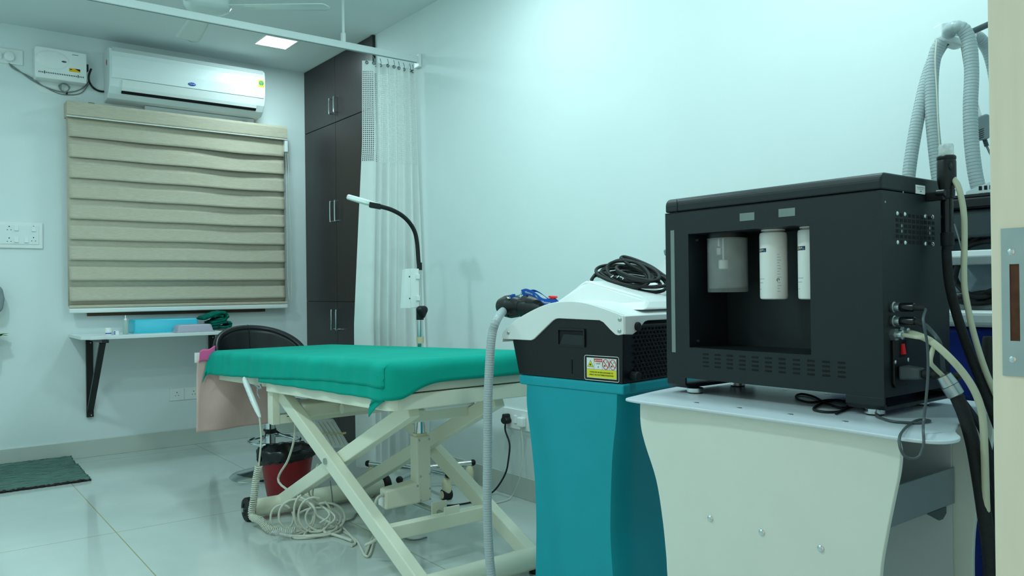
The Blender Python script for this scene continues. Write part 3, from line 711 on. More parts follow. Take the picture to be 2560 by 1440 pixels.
for x, s in ((1.283, -1), (1.952, 1)):
    MB().lathe((x, Y1b, tz), (s, 0, 0), [(.03, 0), (.049, .002), (.054, .008), (.054, .03), (.049, .036), (.028, .037), (.026, .032), (.012, .034)], 32).build('wheel', M['rubber'], bed)
    MB().lathe((x+s*.03, Y1b, tz), (s, 0, 0), [(.008, 0), (.008, .012), (.011, .012), (.011, .018), (.006, .02)], 12).build('axle_nut', M['steel'], bed)
for x in (1.47, 1.865):
    MB().lathe((x, Y0b-.005, 0), (0, 0, 1), [(.026, 0), (.028, .004), (.022, .022)], 24).build('rubber_foot', M['rubber'], bed)
# hanging cross members
uy = 3.53
for x in (1.322, 1.945):
    MB().box((x, uy-.03, .455), (x+.036, uy+.03, zt(.645, uy))).build('hanger_post', M['enamel'], bed, bevel=.003)
MB().box((1.326, uy-.028, .4565), (1.977, uy+.028, .497)).build('cross_member', M['enamel'], bed, bevel=.003)
g = MB()
for a, c in ((1.39, 1.50), (1.535, 1.72), (1.76, 1.87)): g.box((a, uy-.0288, .4865), (c, uy-.027, .4895))
g.build('member_slots', M['hole'], bed, smooth=False)
MB().box((1.40, uy-.2, .50), (1.72, uy-.02, .56)).build('motor_cover', M['enamel'], bed, bevel=.01)
MB().cyl((1.56, uy-.24, .53), (1.69, uy-.24, .53), .022).build('motor_barrel', M['enamel'], bed)
MB().box((1.452, 2.60, .555), (1.80, 2.645, .60)).build('upper_crossbar', M['enamel'], bed, bevel=.003)
MB().box((1.575, 2.585, .596), (1.80, 2.62, .64)).build('piston_bracket', M['white'], bed, bevel=.006)
ly = 2.575; lz = .172
MB().box((1.40, ly-.022, lz-.026), (1.83, ly+.022, lz+.026)).build('lower_crossbar', M['enamel'], bed, bevel=.003)
for y in (ly-.02, ly+.07): MB().box((1.63, y, lz+.0), (1.70, y+.006, lz+.055)).build('clevis_plate', M['enamel'], bed, bevel=.002)
# actuator
ax, ay = 1.672, 2.80
MB().prism([(ax-.035, ay-.035, .20), (ax+.03, ay-.035, .20), (ax+.034, ay+.02, .20), (ax-.03, ay+.03, .20)], (0, 0, .265)).build('actuator_body', M['enamel'], bed, bevel=.006)
MB().cyl((ax, ay, .46), (ax, ay, .60), .022, seg=24).build('actuator_piston', M['chrome'], bed)
MB().cyl((ax, ay, .462), (ax, ay, .474), .029, seg=24).build('actuator_collar', M['ivoryp'], bed)
MB().hexa([(ax-.16, ay+.0, .185), (ax-.02, ay-.04, .20), (ax-.01, ay+.03, .20), (ax-.15, ay+.07, .185), (ax-.16, ay+.0, .262), (ax-.02, ay-.04, .285), (ax-.01, ay+.03, .285), (ax-.15, ay+.07, .262)]).build('actuator_motor', M['enamel'], bed, bevel=.008)
for p in ((ax-.025, ay-.036, .45), (ax+.022, ay-.036, .45), (ax-.02, ay-.036, .305), (ax+.024, ay-.036, .31), (ax+.024, ay-.036, .25), (ax+.024, ay-.036, .208), (ax-.022, ay-.036, .21), (ax-.035, ay-.0365, .27)):
    screw('screw', p, (0, -1, 0), .0045, M['steel'], bed)
MB().cyl((ax-.01, ly+.02, .185), (ax-.01, ay+.03, .185), .01).build('clevis_pin', M['steel'], bed)
g = MB(); g.tube([(ax-.155, ay+.02, .245), (ax-.20, ay+.0, .235), (ax-.225, ay-.02, .17), (ax-.21, ay-.03, .10), (ax-.24, ay+.02, .06)], .006, 8); g.build('actuator_lead', M['cablew'], bed)
MB().box((ax-.166, ay+.012, .20), (ax-.148, ay+.05, .236)).build('rating_label', M['labelwhite'], bed, smooth=False)
# release lever hook
g = MB(); q = onX(640, 965, BX0-.012); g.tube([q+V((0, .09, .0)), q, q+V((0, -.05, -.008)), q+V((0, -.06, .01)), q+V((0, -.075, -.005))], .004, 6); g.tube([q+V((0, -.02, 0)), q+V((-.004, -.03, -.03)), q+V((-.004, -.06, -.05))], .003, 6); g.build('release_hook', M['steel'], bed)

# ------------------------------------------------------------------ green drape
X0c, X1c, Y0c, Y1c = BX0+.016, BX1-.018, BY0+.016, BY1-.014
zt0 = .815
def drape(x, y):         # cloth coordinates -> draped point
    ox = max(0, X0c-x, x-X1c); sx = -1 if x < X0c else 1
    oy = max(0, Y0c-y, y-Y1c); sy = -1 if y < Y0c else 1
    cx = min(max(x, X0c), X1c); cy = min(max(y, Y0c), Y1c)
    z = zt(zt0, cy)
    R = .032
    def bend(o):       # rounded turn over the edge
        if o <= 0: return 0, 0
        L = R*PI/2
        if o < L: a = o/R; return R*math.sin(a)-0, R*(1-math.cos(a))
        return R, R+(o-L)
    bx, dx = bend(ox); by, dy = bend(oy)
    rip = (.004*math.sin(y*21+1)+.003*math.sin(y*47))*min(1, ox/.06)+.004*math.sin(x*19)*min(1, oy/.06)
    drop = dx+dy if min(dx, dy) == 0 else math.hypot(dx, dy)+.25*min(dx, dy)
    fl = .22*min(dx, dy)
    px = cx+sx*(bx+rip*(ox > 0)+fl*(ox > 0)+.06*dx)
    py = cy+sy*(by+fl*(oy > 0)+rip*(oy > 0)+.06*dy)
    if sx < 0 and sy < 0 and min(dx, dy) > 0:      # the near corner is folded back along the long side
        m = min(dx, dy); px = X0c-bx-.12*m; py = cy-by*(1-min(1, dx/.03))+.95*m
    if sx < 0 and sy > 0 and min(dx, dy) > 0: m = min(dx, dy); px -= .25*m; py -= .1*m
    wr = .0022*math.sin(9*x+4*y)+.0018*math.sin(5*y-13*x+1)
    return V((px, py, z-drop+wr*min(1, max(0, min(x-X0c, X1c-x, y-Y0c, Y1c-y))/.06)))
lo = .132; ne = .098; re = .08; fe = .105
def sheet(u, v):
    x = (X0c-lo)+(X1c+re-X0c+lo)*u
    y0 = Y0c-ne-.05*math.exp(-((u-.13)/.12)**2)
    y = y0+(Y1c+fe-y0)*v
    # hem wanders a little along the length
    if u < .25: x += (.25-u)/.25*(.016*math.sin(v*5+.6)-.02*max(0, v-.75)*2+.012)
    return drape(x, y)
g = MB(); g.grid(70, 150, sheet)
sh = g.build('bed_sheet', M['green'], None, ang=80, solid=.0016)
tag(sh, 'teal green cloth draped over the treatment bed', 'sheet')
# second layer of the folded cloth showing below the long hem and at the near corner
def under(u, v):
    y = (Y0c-ne-.02)+1.30*v
    x = X0c-lo-.014-.012*math.exp(-v*9)+.14*u
    p = drape(x, y); return p+V((.004*(1-u), .004, -.001-.0)) if x < X0c else p-V((0, 0, .004))
g = MB(); g.grid(16, 60, under); hem = g.build('under_layer', M['green'], None, ang=80, solid=.0014)
hem.location = hem.location-sh.location; hem.parent = sh
# pale pink sheet hanging at the far end
def hang(u, v):
    x = 1.225+.385*u; z = .705-.385*v+.01*u*v
    return V((x, 4.322+.012*math.sin(u*9+v*2)+.006*math.sin(v*7)-.02*(1-v), z))
g = MB(); g.grid(30, 30, hang); tag(g.build('disposable_sheet', M['pink'], None, ang=80, solid=.001), 'pale pink nonwoven sheet hanging below the far end of the bed', 'sheet')
g = MB(); g.grid(14, 8, lambda u, v: V((1.235+.075*u, 4.285+.02*v-.01*u, .752-.06*v+.022*u+.004*math.sin(u*8)))); tag(g.build('pink_cloth', M['hotpink'], None, ang=80, solid=.004), 'small bright pink cloth corner at the far left end of the bed', 'cloth')
g = MB(); g.box((1.222, 4.330, .69), (1.246, 4.338, .742)); tag(g.build('paper_tag', M['labelwhite'], smooth=False), 'small white paper tag at the far left corner of the bed', 'tag')

# ------------------------------------------------------------------ hand control with coiled cord
t = thing('hand_control', 'white hand control with a coiled cord hooked on the bed frame', 'remote control', onX(612, 945, 1.27))
p0, p1 = onX(612, 950, 1.272), onX(648, 1038, 1.272)
d = (p1-p0).normalized(); n = V((1, 0, 0)); w_ = d.cross(n)
g = MB()
R = []
for f, hw, th in ((-.06, .008, .006), (0, .013, .011), (.12, .015, .013), (.6, .015, .013), (.85, .0125, .011), (1, .008, .008), (1.06, .004, .005)):
    c = p0.lerp(p1, f); R.append([g.v(c+w_*hw*math.cos(a)*1.0+n*th*math.sin(a)) for a in [2*PI*i/16 for i in range(16)]])
for a, b in zip(R, R[1:]):
    for i in range(16): g.face([a[i], a[(i+1) % 16], b[(i+1) % 16], b[i]])
g.face(R[0]); g.face(R[-1]); g.build('handset', M['white'], t)
for k in range(4):
    c = p0.lerp(p1, .25+.13*k)-n*.0125; MB().ball(c, (.002, .006, .006), 12, 8).build('button', M['grayw'], t)
c0 = onX(653, 1100, 1.275); c1 = onX(647, 1165, 1.27)
g = MB(); g.tube([p1, p1.lerp(c0, .35)+V((0, -.004, 0)), c0, c1], .0042, 8); g.build('straight_cord', M['cablew'], t)
path = catmull([c1, onX(640, 1200, 1.262), onX(634, 1250, 1.25), onX(630, 1290, 1.245), V((1.252, 3.47, .045)), V((1.262, 3.40, .022)), V((1.29, 3.35, .019)), V((1.345, 3.30, .019))], 14)
path = resample(path, .0012); cp = []
for i, p in enumerate(path):
    T = (path[min(i+1, len(path)-1)]-path[max(i-1, 0)]).normalized(); a = T.cross(V((.3, .95, .1))).normalized(); b = T.cross(a)
    th = i*.0012/.0092*2*PI; cp.append(p+a*.0145*math.cos(th)+b*.0145*math.sin(th))
g = MB(); g.tube(cp, .0034, 6, raw=True); g.build('coiled_cord', M['cablew'], t)

# ------------------------------------------------------------------ cable heap under the bed
t = thing('cable_heap', 'loose heap of white cables on the floor under the bed', 'cables', (1.42, 3.25, 0))
rc = random.Random(11)
def loop(cx, cy, cz, rx, rz, tilt, name='cable', r=.005, turns=1.05, lean=.25):
    P = []
    for i in range(int(18*turns)):
        a = 2*PI*i/18+tilt
        x = math.cos(a)*rx; z = math.sin(a)*rz
        P.append(V((cx+x*.85, cy+x*-.5+lean*z*.4, max(cz+z, r+.001))))
    MB().tube(P, r, 7, n=4).build(name, M['cablew'], t)
for cx, cy, rx, rz, tl in ((1.40, 3.27, .075, .07, .3), (1.46, 3.21, .07, .075, 1.2), (1.50, 3.19, .085, .062, 2.2), (1.36, 3.33, .05, .055, .8), (1.43, 3.25, .045, .08, 1.8), (1.48, 3.22, .10, .05, 2.9)):
    loop(cx-.035, cy+.075, rz+.004, rx, rz, tl)
for k in range(2):     # flat loops lying on the floor
    P = [V((1.42+.03*k+(.10-.015*k)*math.cos(a+k)+rc.uniform(-.01, .01), 3.26-.012*k+(.05+.01*k)*math.sin(a+k), .006+.006*k)) for a in [i*2*PI/14 for i in range(15)]]
    MB().tube(P, .005, 7).build('cable', M['cablew'], t)
def fl(px, py, z=.006): return onZ(px, py, z)
MB().tube([onX(738, 1055, 1.45), onX(735, 1100, 1.44), onX(720, 1150, 1.43), onX(697, 1205, 1.42), V((1.41, 3.30, .13)), V((1.43, 3.26, .08)), V((1.47, 3.22, .05))], .0055, 8).build('cable', M['cablew'], t)
MB().tube([onX(795, 1160, 1.47), onX(780, 1200, 1.46), onX(775, 1240, 1.46), V((1.455, 3.20, .10)), V((1.42, 3.22, .06))], .004, 7).build('cable', M['cablew'], t)
MB().tube([onX(802, 1165, 1.475), onX(790, 1200, 1.465), onX(784, 1245, 1.465), V((1.47, 3.18, .09)), V((1.45, 3.20, .05))], .004, 7).build('cable', M['cablew'], t)
MB().tube([fl(860, 1330), fl(890, 1350), fl(905, 1375), fl(912, 1388), fl(922, 1390), fl(930, 1370), (fl(938, 1330)), V((1.45, 2.86, .006))], .005, 8).build('cable', M['cablew'], t)
MB().tube([fl(820, 1335, .01), fl(850, 1310, .008), fl(880, 1298), fl(905, 1285), V((1.68, 2.95, .006)), V((1.76, 2.9, .006))], .004, 8).build('cable', M['cableg'], t)
MB().tube([fl(700, 1335, .014), fl(730, 1340, .012), fl(770, 1340, .012), fl(810, 1335, .012), fl(840, 1322, .02), fl(838, 1305, .03), fl(815, 1308, .02), fl(812, 1330, .012), fl(840, 1338, .01), fl(880, 1352, .008)], .0062, 8).build('cable', M['cablew'], t)
g = MB()     # clear polythene sleeve round part of the cables
P = catmull([fl(680, 1345, .02), fl(705, 1335, .022), fl(735, 1338, .018)], 6); g.tube(P, lambda i, k: .024+.005*math.sin(i*2.3), 10, raw=True, cap=False); g.build('polythene_sleeve', M['clearbag'], t, ang=20)
# inline switch standing in the heap
q = onX(833, 1275, 1.52)
a = V((q.x, q.y, .09)); b = a+V((.01, -.01, -.06))
g = MB(); g.bar(a, b, .022, .02, (.8, -.5, 0)); iw = g.build('inline_connector', M['white'], t, bevel=.003)
MB().bar(a.lerp(b, .45)+V((-.006, -.009, 0)), a.lerp(b, .75)+V((-.006, -.009, 0)), .008, .006, (.8, -.5, 0)).build('switch_slider', M['gray'], iw, smooth=False)
MB().tube([a, a+V((-.004, .0, .05)), a+V((-.008, .01, .12))], .0025, 6).build('cable', M['cableg'], t)
MB().tube([b, b+V((.01, -.01, -.012)), V((1.50, 3.05, .006)), V((1.46, 3.0, .006))], .0045, 7).build('cable', M['cablew'], t)

# grey banded bundle hung under the bed
t = thing('cord_bundle', 'pale grey flat cord bundle tied with a yellow band under the bed', 'cord bundle', onD(825, 1080, 3.9))
c0, c1 = onD(806, 1046, 3.90), onD(850, 1120, 3.86)
ax_ = (c1-c0).normalized()
MB().bar(c0, c1, .105, .02, RT).build('flat_coil', M['grayw'], t, bevel=.006)
g = MB()
for k in (-.03, -.01, .012, .032): g.tube([c0+RT*k-FW*.012+ax_*.02, c0.lerp(c1, .5)+RT*(k+.004)-FW*.014, c1+RT*k-FW*.0115-ax_*.02], .0026, 6)
g.build('cord_strands', M['cablew'], t)
m_ = c0.lerp(c1, .5); g = MB(); g.tube([m_-RT*.056-FW*.01, m_-FW*.02, m_+RT*.056-FW*.01, m_+RT*.062, m_+RT*.056+FW*.012, m_+FW*.014, m_-RT*.056+FW*.012, m_-RT*.06], .0028, 6, closed=True)
g.tube([m_+RT*.056-FW*.012, m_+RT*.075-FW*.012+UP*.004], .005, 6); g.build('yellow_band', M['band'], t)
g = MB(); g.tube([c0, c0+UP*.03, V((c0.x, uy, .457))], .003, 6); g.build('hanging_cord', M['cablew'], t)

# ------------------------------------------------------------------ bar stool
sx, sy = 1.68, 4.49
t = thing('bar_stool', 'black leatherette swivel stool with chrome base behind the bed', 'stool', (sx, sy, 0))
MB().lathe((sx, sy, 0), (0, 0, 1), [(.222, 0), (.224, .006), (.215, .014), (.17, .026), (.10, .042), (.05, .062), (.034, .08), (.034, .1)], 56).build('base_disc', M['chrome'], t)
MB().cyl((sx, sy, .09), (sx, sy, .34), .03, seg=28).build('gas_column', M['chrome'], t)
MB().cyl((sx, sy, .3), (sx, sy, .47), .021, seg=24).build('inner_column', M['black'], t)
MB().cyl((sx, sy, .245), (sx, sy, .27), .036, seg=24).build('column_clamp', M['black'], t)
g = MB(); P = [V((sx-.005+.14*math.sin(a), sy-.02+.15*math.cos(a)-.06, .215)) for a in [2*PI*i/28 for i in range(28)]]
g.tube(P, .009, 10, closed=True, n=2); g.tube([(sx-.03, sy, .255), (sx-.05, sy-.05, .235), (sx-.11, sy-.12, .216)], .008, 8); g.tube([(sx+.03, sy, .255), (sx+.05, sy-.05, .235), (sx+.10, sy-.12, .216)], .008, 8)
g.build('footrest_ring', M['chrome'], t)
MB().ball((sx, sy, .505), (.19, .165, .045), 40, 14).build('seat_cushion', M['leather'], t)
rot = math.radians(6)
def shell(u, v, r):
    a = PI*(-.08)+u*PI*1.16     # from one arm round the back to the other
    k = max(0, math.sin(min(max((u-.02)/.96, 0), 1)*PI))**.55
    ztop = .56+.285*k; z = .49+(ztop-.49)*v
    rr_ = (.205+.062*v**.8)*r
    return V((sx-.02+rr_*math.cos(a+rot)*1.0, sy+.01+rr_*math.sin(a+rot)*.86, z))
g = MB(); g.grid(60, 12, lambda u, v: shell(u, v, 1)); bk = g.build('backrest', M['leather'], t, ang=80, solid=.03)
rim = [shell(i/60, 1, 1) for i in range(61)]
g = MB(); g.tube(rim, .019, 12, n=2); g.build('padded_rim', M['leather'], bk)
g = MB(); g.tube([shell(.49, v/10, .935)+V((0, -.004, 0)) for v in range(11)]+[shell(.49, 1, 1)+V((0, -.012, .014)), shell(.49, 1, 1)+V((0, .005, .0195))], .0016, 6, n=2); g.build('seam_piping', M['black'], bk)
MB().lathe((sx, sy, .44), (0, 0, 1), [(.06, 0), (.1, .012), (.1, .03)], 24).build('seat_plate', M['black'], t)
g = MB(); g.tube([(sx+.05, sy-.05, .45), (sx+.12, sy-.12, .44), (sx+.17, sy-.17, .435)], .005, 8); g.build('height_lever', M['chrome'], t)

# ------------------------------------------------------------------ waste bin
wx, wy = 1.585, 4.0
t = thing('waste_bin', 'dark red plastic bin with a black liner on the floor beyond the bed', 'bin', (wx, wy, 0))
MB().lathe((wx, wy, 0), (0, 0, 1), [(.098, 0), (.102, .006), (.135, .215), (.138, .232), (.13, .232), (.127, .212), (.096, .01)], 44, cap=False).build('bucket', M['red'], t, ang=50)
MB().cyl((wx, wy, .002), (wx, wy, .012), .097, seg=40).build('bucket_bottom', M['red'], t)
rb = random.Random(9); NZ = [[rb.uniform(-1, 1) for _ in range(13)] for _ in range(60)]
def liner(u, v):
    i = int(u*60) % 60; a = 2*PI*u; nz = NZ[i]
    low = .178-.022*math.sin(a*1.0-.4)-.004*nz[0]-.004*math.sin(3*a)
    prof = [(.131+.05*.0, low), (.142, low+.02), (.145, .2), (.1465, .235), (.138, .25), (.122, .243), (.11, .225), (.10, .20), (.085, .17), (.05, .15), (.0, .14)]
    f = v*(len(prof)-1); k = min(int(f), len(prof)-2); q = f-k
    r = prof[k][0]*(1-q)+prof[k+1][0]*q; z = prof[k][1]*(1-q)+prof[k+1][1]*q
    wob = (.004*nz[1+int(v*11)]+.004*math.sin(9*a+v*6))*(r > .02)
    if v == 0: r = .103+(.135-.103)*low/.215+.004; wob = abs(wob)*.5
    return V((wx+(r+wob)*math.cos(a), wy+(r+wob)*math.sin(a), z+wob*.8))
g = MB(); g.grid(60, 22, liner); g.build('bin_liner', M['bag'], t, ang=60)
k_ = V((wx-.148, wy-.01, .215)); MB().ball(k_, (.014, .014, .018), 12, 8, lambda d: 1+.2*math.sin(9*d.x+7*d.z)).build('liner_knot', M['bag'], t)

# ------------------------------------------------------------------ magnifier lamp
lx_, ly_ = 2.19, 3.65
t = thing('magnifier_lamp', 'gooseneck magnifier lamp on a chrome castor stand in front of the curtain', 'lamp', (lx_, ly_, 0))
MB().cyl((lx_, ly_, .085), (lx_, ly_, .955), .0155, seg=24).build('lower_pole', M['chrome'], t)
MB().cyl((lx_, ly_, .90), (lx_, ly_, 1.185), .012, seg=20).build('upper_pole', M['chrome'], t)
MB().lathe((lx_, ly_, .075), (0, 0, 1), [(.03, 0), (.04, .005), (.04, .05), (.022, .062)], 28).build('hub', M['chrome'], t)
rk = onD(1047, 779, 4.18)
MB().ball((lx_-.008, ly_-.034, .945), (.028, .02, .03), 24, 14, lambda d: 1+.28*math.sin(1.5*math.atan2(d.z, d.x)+PI*.25)**2*(abs(d.y) < .9)).build('clamp_knob', M['black'], t)
MB().cyl((lx_, ly_, .90), (lx_, ly_, .96), .02, seg=20).build('pole_collar', M['black'], t)
g = MB(); g.rings([(V((lx_, ly_, .775)), .0185), (V((lx_, ly_, .81)), .0185)], 24, cap=False); g.build('tape_wrap', M['tape'], t)
hx = 1.795   # head centre
neck = [V((lx_, ly_, 1.16)), onY(1046, 650, 3.65), onY(1043, 610, 3.65), onY(1037, 580, 3.645), onY(1023, 556, 3.64), onY(1004, 538, 3.63), onY(980, 525, 3.62), onY(958, 518, 3.61), onY(944, 515, 3.605)]
neck = resample(catmull(neck, 10), .004)
MB().tube(neck, lambda i, k: .0115 if i % 2 else .0108, 14, raw=True).build('gooseneck', M['rubber'], t)
MB().cyl((lx_, ly_, 1.165), (lx_, ly_, 1.205), .014, seg=20).build('neck_socket', M['black'], t)
MB().bar(onY(952, 517, 3.607), onY(924, 512, 3.607), .03, .028, FW).build('head_bracket', M['black'], t, bevel=.003)
hc_ = V((1.885, 3.69, 1.517)); sg = (hc_-CAM).normalized(); e1 = (-RT*62+UP*18).normalized(); e2 = (sg+V((0, 0, -.03))).normalized()
nz = e1.cross(e2).normalized(); nz = nz if nz.z > 0 else -nz; e2 = nz.cross(e1).normalized()
fr = Matrix(((e1.x, e2.x, nz.x, hc_.x), (e1.y, e2.y, nz.y, hc_.y), (e1.z, e2.z, nz.z, hc_.z), (0, 0, 0, 1)))
g = MB(fr)
def ring_prof(a0=0):
    P = []
    for i in range(48):
        a = 2*PI*i/48; P.append((math.cos(a), math.sin(a)))
    return P
pr_ = [(.055, -.013), (.082, -.013), (.088, -.008), (.088, .007), (.083, .013), (.058, .013), (.055, .008)]
R = [[g.v((c*r, s*r*.92, z)) for c, s in ring_prof()] for r, z in pr_]
for a, b in zip(R, R[1:]+R[:1]):
    for i in range(48): g.face([a[i], a[(i+1) % 48], b[(i+1) % 48], b[i]])
g.build('head_shell', M['white'], t)
g = MB(fr); g.ball((0, 0, 0), (.056, .052, .006), 40, 10); g.build('lens', M['clear'], t)
# ballast box
g = MB(); bx = lx_-.03
g.box((lx_-.065, ly_-.016, .965), (lx_-.013, ly_+.012, 1.172)); bb = g.build('ballast_box', M['white'], t, smooth=False, bevel=.002)
g = MB(); g.hexa([(lx_-.112, ly_-.016, .965), (lx_-.066, ly_-.016, .965), (lx_-.066, ly_+.012, .965), (lx_-.112, ly_+.012, .965), (lx_-.098, ly_-.016, 1.165), (lx_-.066, ly_-.016, 1.172), (lx_-.066, ly_+.012, 1.172), (lx_-.098, ly_+.012, 1.165)]); g.build('box_cover', M['white'], bb, smooth=False)
for z in (1.13, 1.015):
    MB().box((lx_-.034, ly_-.024, z-.013), (lx_-.0125, ly_-.014, z+.013)).build('pole_clip', M['white'], bb, bevel=.002)
    screw('screw', (lx_-.072, ly_-.016, z), (0, -1, 0), .004, M['dgray'], bb)
ends = [(1.93, 3.43), (2.425, 3.515), (1.985, 3.865), (2.33, 3.93), (2.17, 3.36)]
for ex, ey in ends:
    e = V((ex, ey, .128)); h = V((lx_, ly_, .108)); dd = (e-h).normalized()
    lg = MB().cyl(h, e, .0155, seg=18).build('base_leg', M['chrome'], t)
    MB().lathe(e-dd*.006, dd, [(.017, 0), (.017, .012), (.012, .02), (.003, .023)], 16).build('leg_end_cap', M['black'], lg)
    c = e-dd*.018
    MB().lathe((c.x, c.y, .062), (0, 0, 1), [(.012, -.03), (.021, -.026), (.0245, -.01), (.024, .02), (.019, .044), (.013, .052)], 18).build('castor_fork', M['ivoryp'], lg)
    n = dd.cross(V((0, 0, 1))); k = V((c.x, c.y, .027))-dd*.004
    MB().lathe(k-n*.0255, n, [(.02, 0), (.0268, .003), (.0268, .048), (.02, .051)], 24).build('castor_wheel', M['rubber'], lg)
    MB().lathe(k-n*.0268, n, [(.0195, 0), (.0195, .0536)], 20).build('castor_hub', M['ivoryp'], lg)
# ------------------------------------------------------------------ laser machine (teal column, black head, white cover)
th = math.radians(7)
LA = V((-math.sin(th), math.cos(th), 0)); LB = V((math.cos(th), math.sin(th), 0)); LO = V((1.584, 1.556, 0))
LF = Matrix(((LB.x, LA.x, 0, LO.x), (LB.y, LA.y, 0, LO.y), (0, 0, 1, 0), (0, 0, 0, 1)))     # local x = depth, y = width, z up
def lw(x, y, z): return LF @ V((x, y, z))
DP = .60
lm = thing('laser_machine', 'laser machine with teal column, black head and white arched cover, behind the trolley', 'machine', lw(.3, .2, 0))
# column: lofted sections (z, width range, depth range)
sec = [(0, .02, .39, .02, .50), (.05, .035, .385, .02, .50), (.162, .045, .377, .02, .49), (.243, .050, .374, .02, .485), (.312, .055, .372, .02, .48), (.354, .057, .372, .02, .48), (.456, .054, .375, .02, .48), (.593, .041, .387, .015, .49), (.685, .020, .396, .008, .50), (.735, .014, .394, .004, .505), (.756, .014, .388, .004, .51)]
zs = [s[0] for s in sec]
def interp(z, k):
    for a, b in zip(sec, sec[1:]):
        if a[0] <= z <= b[0]:
            f = (z-a[0])/(b[0]-a[0]); f = f; return a[k]+(b[k]-a[k])*f
    return sec[-1][k]
def smooth_at(z, k):
    n = 5; return sum(interp(min(max(z+(i-2)*.018, 0), .756), k) for i in range(n))/n
g = MB(LF); R = []
for i in range(49):
    z = .756*i/48; a0, a1, b0, b1 = [smooth_at(z, k) for k in (1, 2, 3, 4)]; c = .012; cc = .05
    R.append([g.v(p) for p in ((b0, a0+c, z), (b0, a1-c, z), (b0+c, a1, z), (b1-cc, a1, z), (b1, a1-cc, z), (b1, a0+cc, z), (b1-cc, a0, z), (b0+.11, a0+.0, z), (b0+.085, a0-.004, z), (b0+.02, a0, z))])
for a, b in zip(R, R[1:]):
    for i in range(10): g.face([a[i], a[(i+1) % 10], b[(i+1) % 10], b[i]])
g.face(R[0][::-1]); g.face(R[-1]); g.build('column', M['teal'], lm, ang=28)
MB(LF).prism([(0, 0, .756), (0, .409, .756), (DP-.06, .409, .756), (DP-.06, 0, .756)], (0, 0, .03)).build('column_collar', M['teal'], lm, bevel=.006, bseg=3)
# black head
g = MB(LF); g.prism([(0, y, z) for y, z in [(.003, .787), (.409, .787), (.437, .893), (.405, .935), (.345, .968), (.05, .968), (.02, .955), (-.002, .95)]], (DP-.08, 0, 0))
hd = g.build('head_casing', M['black'], lm, smooth=False, bevel=.004)
# white cover: arched top, trimmed skirt on the side facing the room
arch = [(.482, .900), (.478, .912), (.465, .925), (.401, .964), (.298, 1.003), (.216, 1.016), (.139, 1.013), (.065, .997), (-.009, .976)]
AR = catmull([V((-.006, y, z)) for y, z in arch], 5)
under_ = [(-.009, .929), (-.005, .925), (.012, .922), (.022, .924), (.04, .937), (.064, .957), (.078, .9625), (.233, .9655), (.246, .964), (.26, .957), (.338, .9), (.35, .896), (.47, .896)]
g = MB(LF); g.prism(AR+[V((-.006, y, z)) for y, z in under_], (.012, 0, 0)); cv = g.build('front_skirt', M['white'], lm, smooth=False, bevel=.0025)
g = MB(LF)
top = [V((0, p.y, p.z)) for p in AR]
A = [[g.v(V((x, p.y, p.z-(0 if k == 0 else .012)))) for p in top] for x, k in ((0, 0), (DP-.06, 0))]
B_ = [[g.v(V((x, p.y, p.z-.014))) for p in top] for x in (0, DP-.06)]
n = len(top)
for i in range(n-1):
    g.face([A[0][i], A[0][i+1], A[1][i+1], A[1][i]]); g.face([B_[0][i+1], B_[0][i], B_[1][i], B_[1][i+1]])
    for s in (0, 1): g.face([A[s][i+1], A[s][i], B_[s][i], B_[s][i+1]])
for i in (0, n-1): g.face([A[0][i], A[1][i], B_[1][i], B_[0][i]])
g.build('top_cover', M['white'], lm, ang=40)
# edge strip on the side turned to the camera
g = MB(LF); g.prism([(-.004, -.012, .976), (DP-.06, -.012, .978), (DP-.06, -.012, .957), (.105, -.012, .96), (.088, -.012, .957), (.052, -.012, .932), (.03, -.012, .923), (-.004, -.012, .925)], (0, .012, 0)); g.build('side_skirt', M['white'], lm, smooth=False, bevel=.0025)
for y, z in ((.005, .966), (.007, .934), (.448, .916)): screw('screw', lw(-.006, y, z), -LB, .006, M['steel'], lm)
# recessed grip
g = MB(LF)
y0, y1, z0, z1 = .140, .236, .888, .931
for a, c in (((y0-.005, z0-.005), (y1+.005, z0)), ((y0-.005, z1), (y1+.005, z1+.005)), ((y0-.005, z0), (y0, z1)), ((y1, z0), (y1+.005, z1))): g.box((-.005, a[0], a[1]), (.004, c[0], c[1]))
gr = g.build('recessed_grip', M['rubber'], lm, smooth=False)
MB(LF).box((-.0012, y0, z0), (.002, y1, z1)).build('grip_opening', M['hole'], gr, smooth=False)
MB(LF).prism([(-.0035, y0, z0), (-.0035, y1-.004, z0), (-.0018, y1-.018, z1-.012), (-.0018, y0, z1-.014)], (.002, 0, 0)).build('grip_floor', M['casing'], gr, smooth=False)
MB(LF).box((-.0015, .1865, .803), (.001, .19, .845)).build('key_slot', M['hole'], lm, smooth=False)
# perforated side of the head
g = MB(LF)
for r in range(13):
    for c in range(26):
        x = .055+c*.017+(r % 2)*.0085; z = .798+r*.0115
        if x > .47: continue
        g.cyl((x, -.0048+.0+(z-.787)*-.035+.003, z), (x, .004+(z-.787)*-.035+.003, z), .0038, seg=6)
vn = g.build('vent_holes', M['hole'], lm, smooth=False)
for x, z in ((.05, .945), (.045, .806)): MB(LF).cyl((x, -.02, z), (x, .01, z), .0125, seg=22).build('rubber_bumper', M['rubber'], lm, bevel=.003)
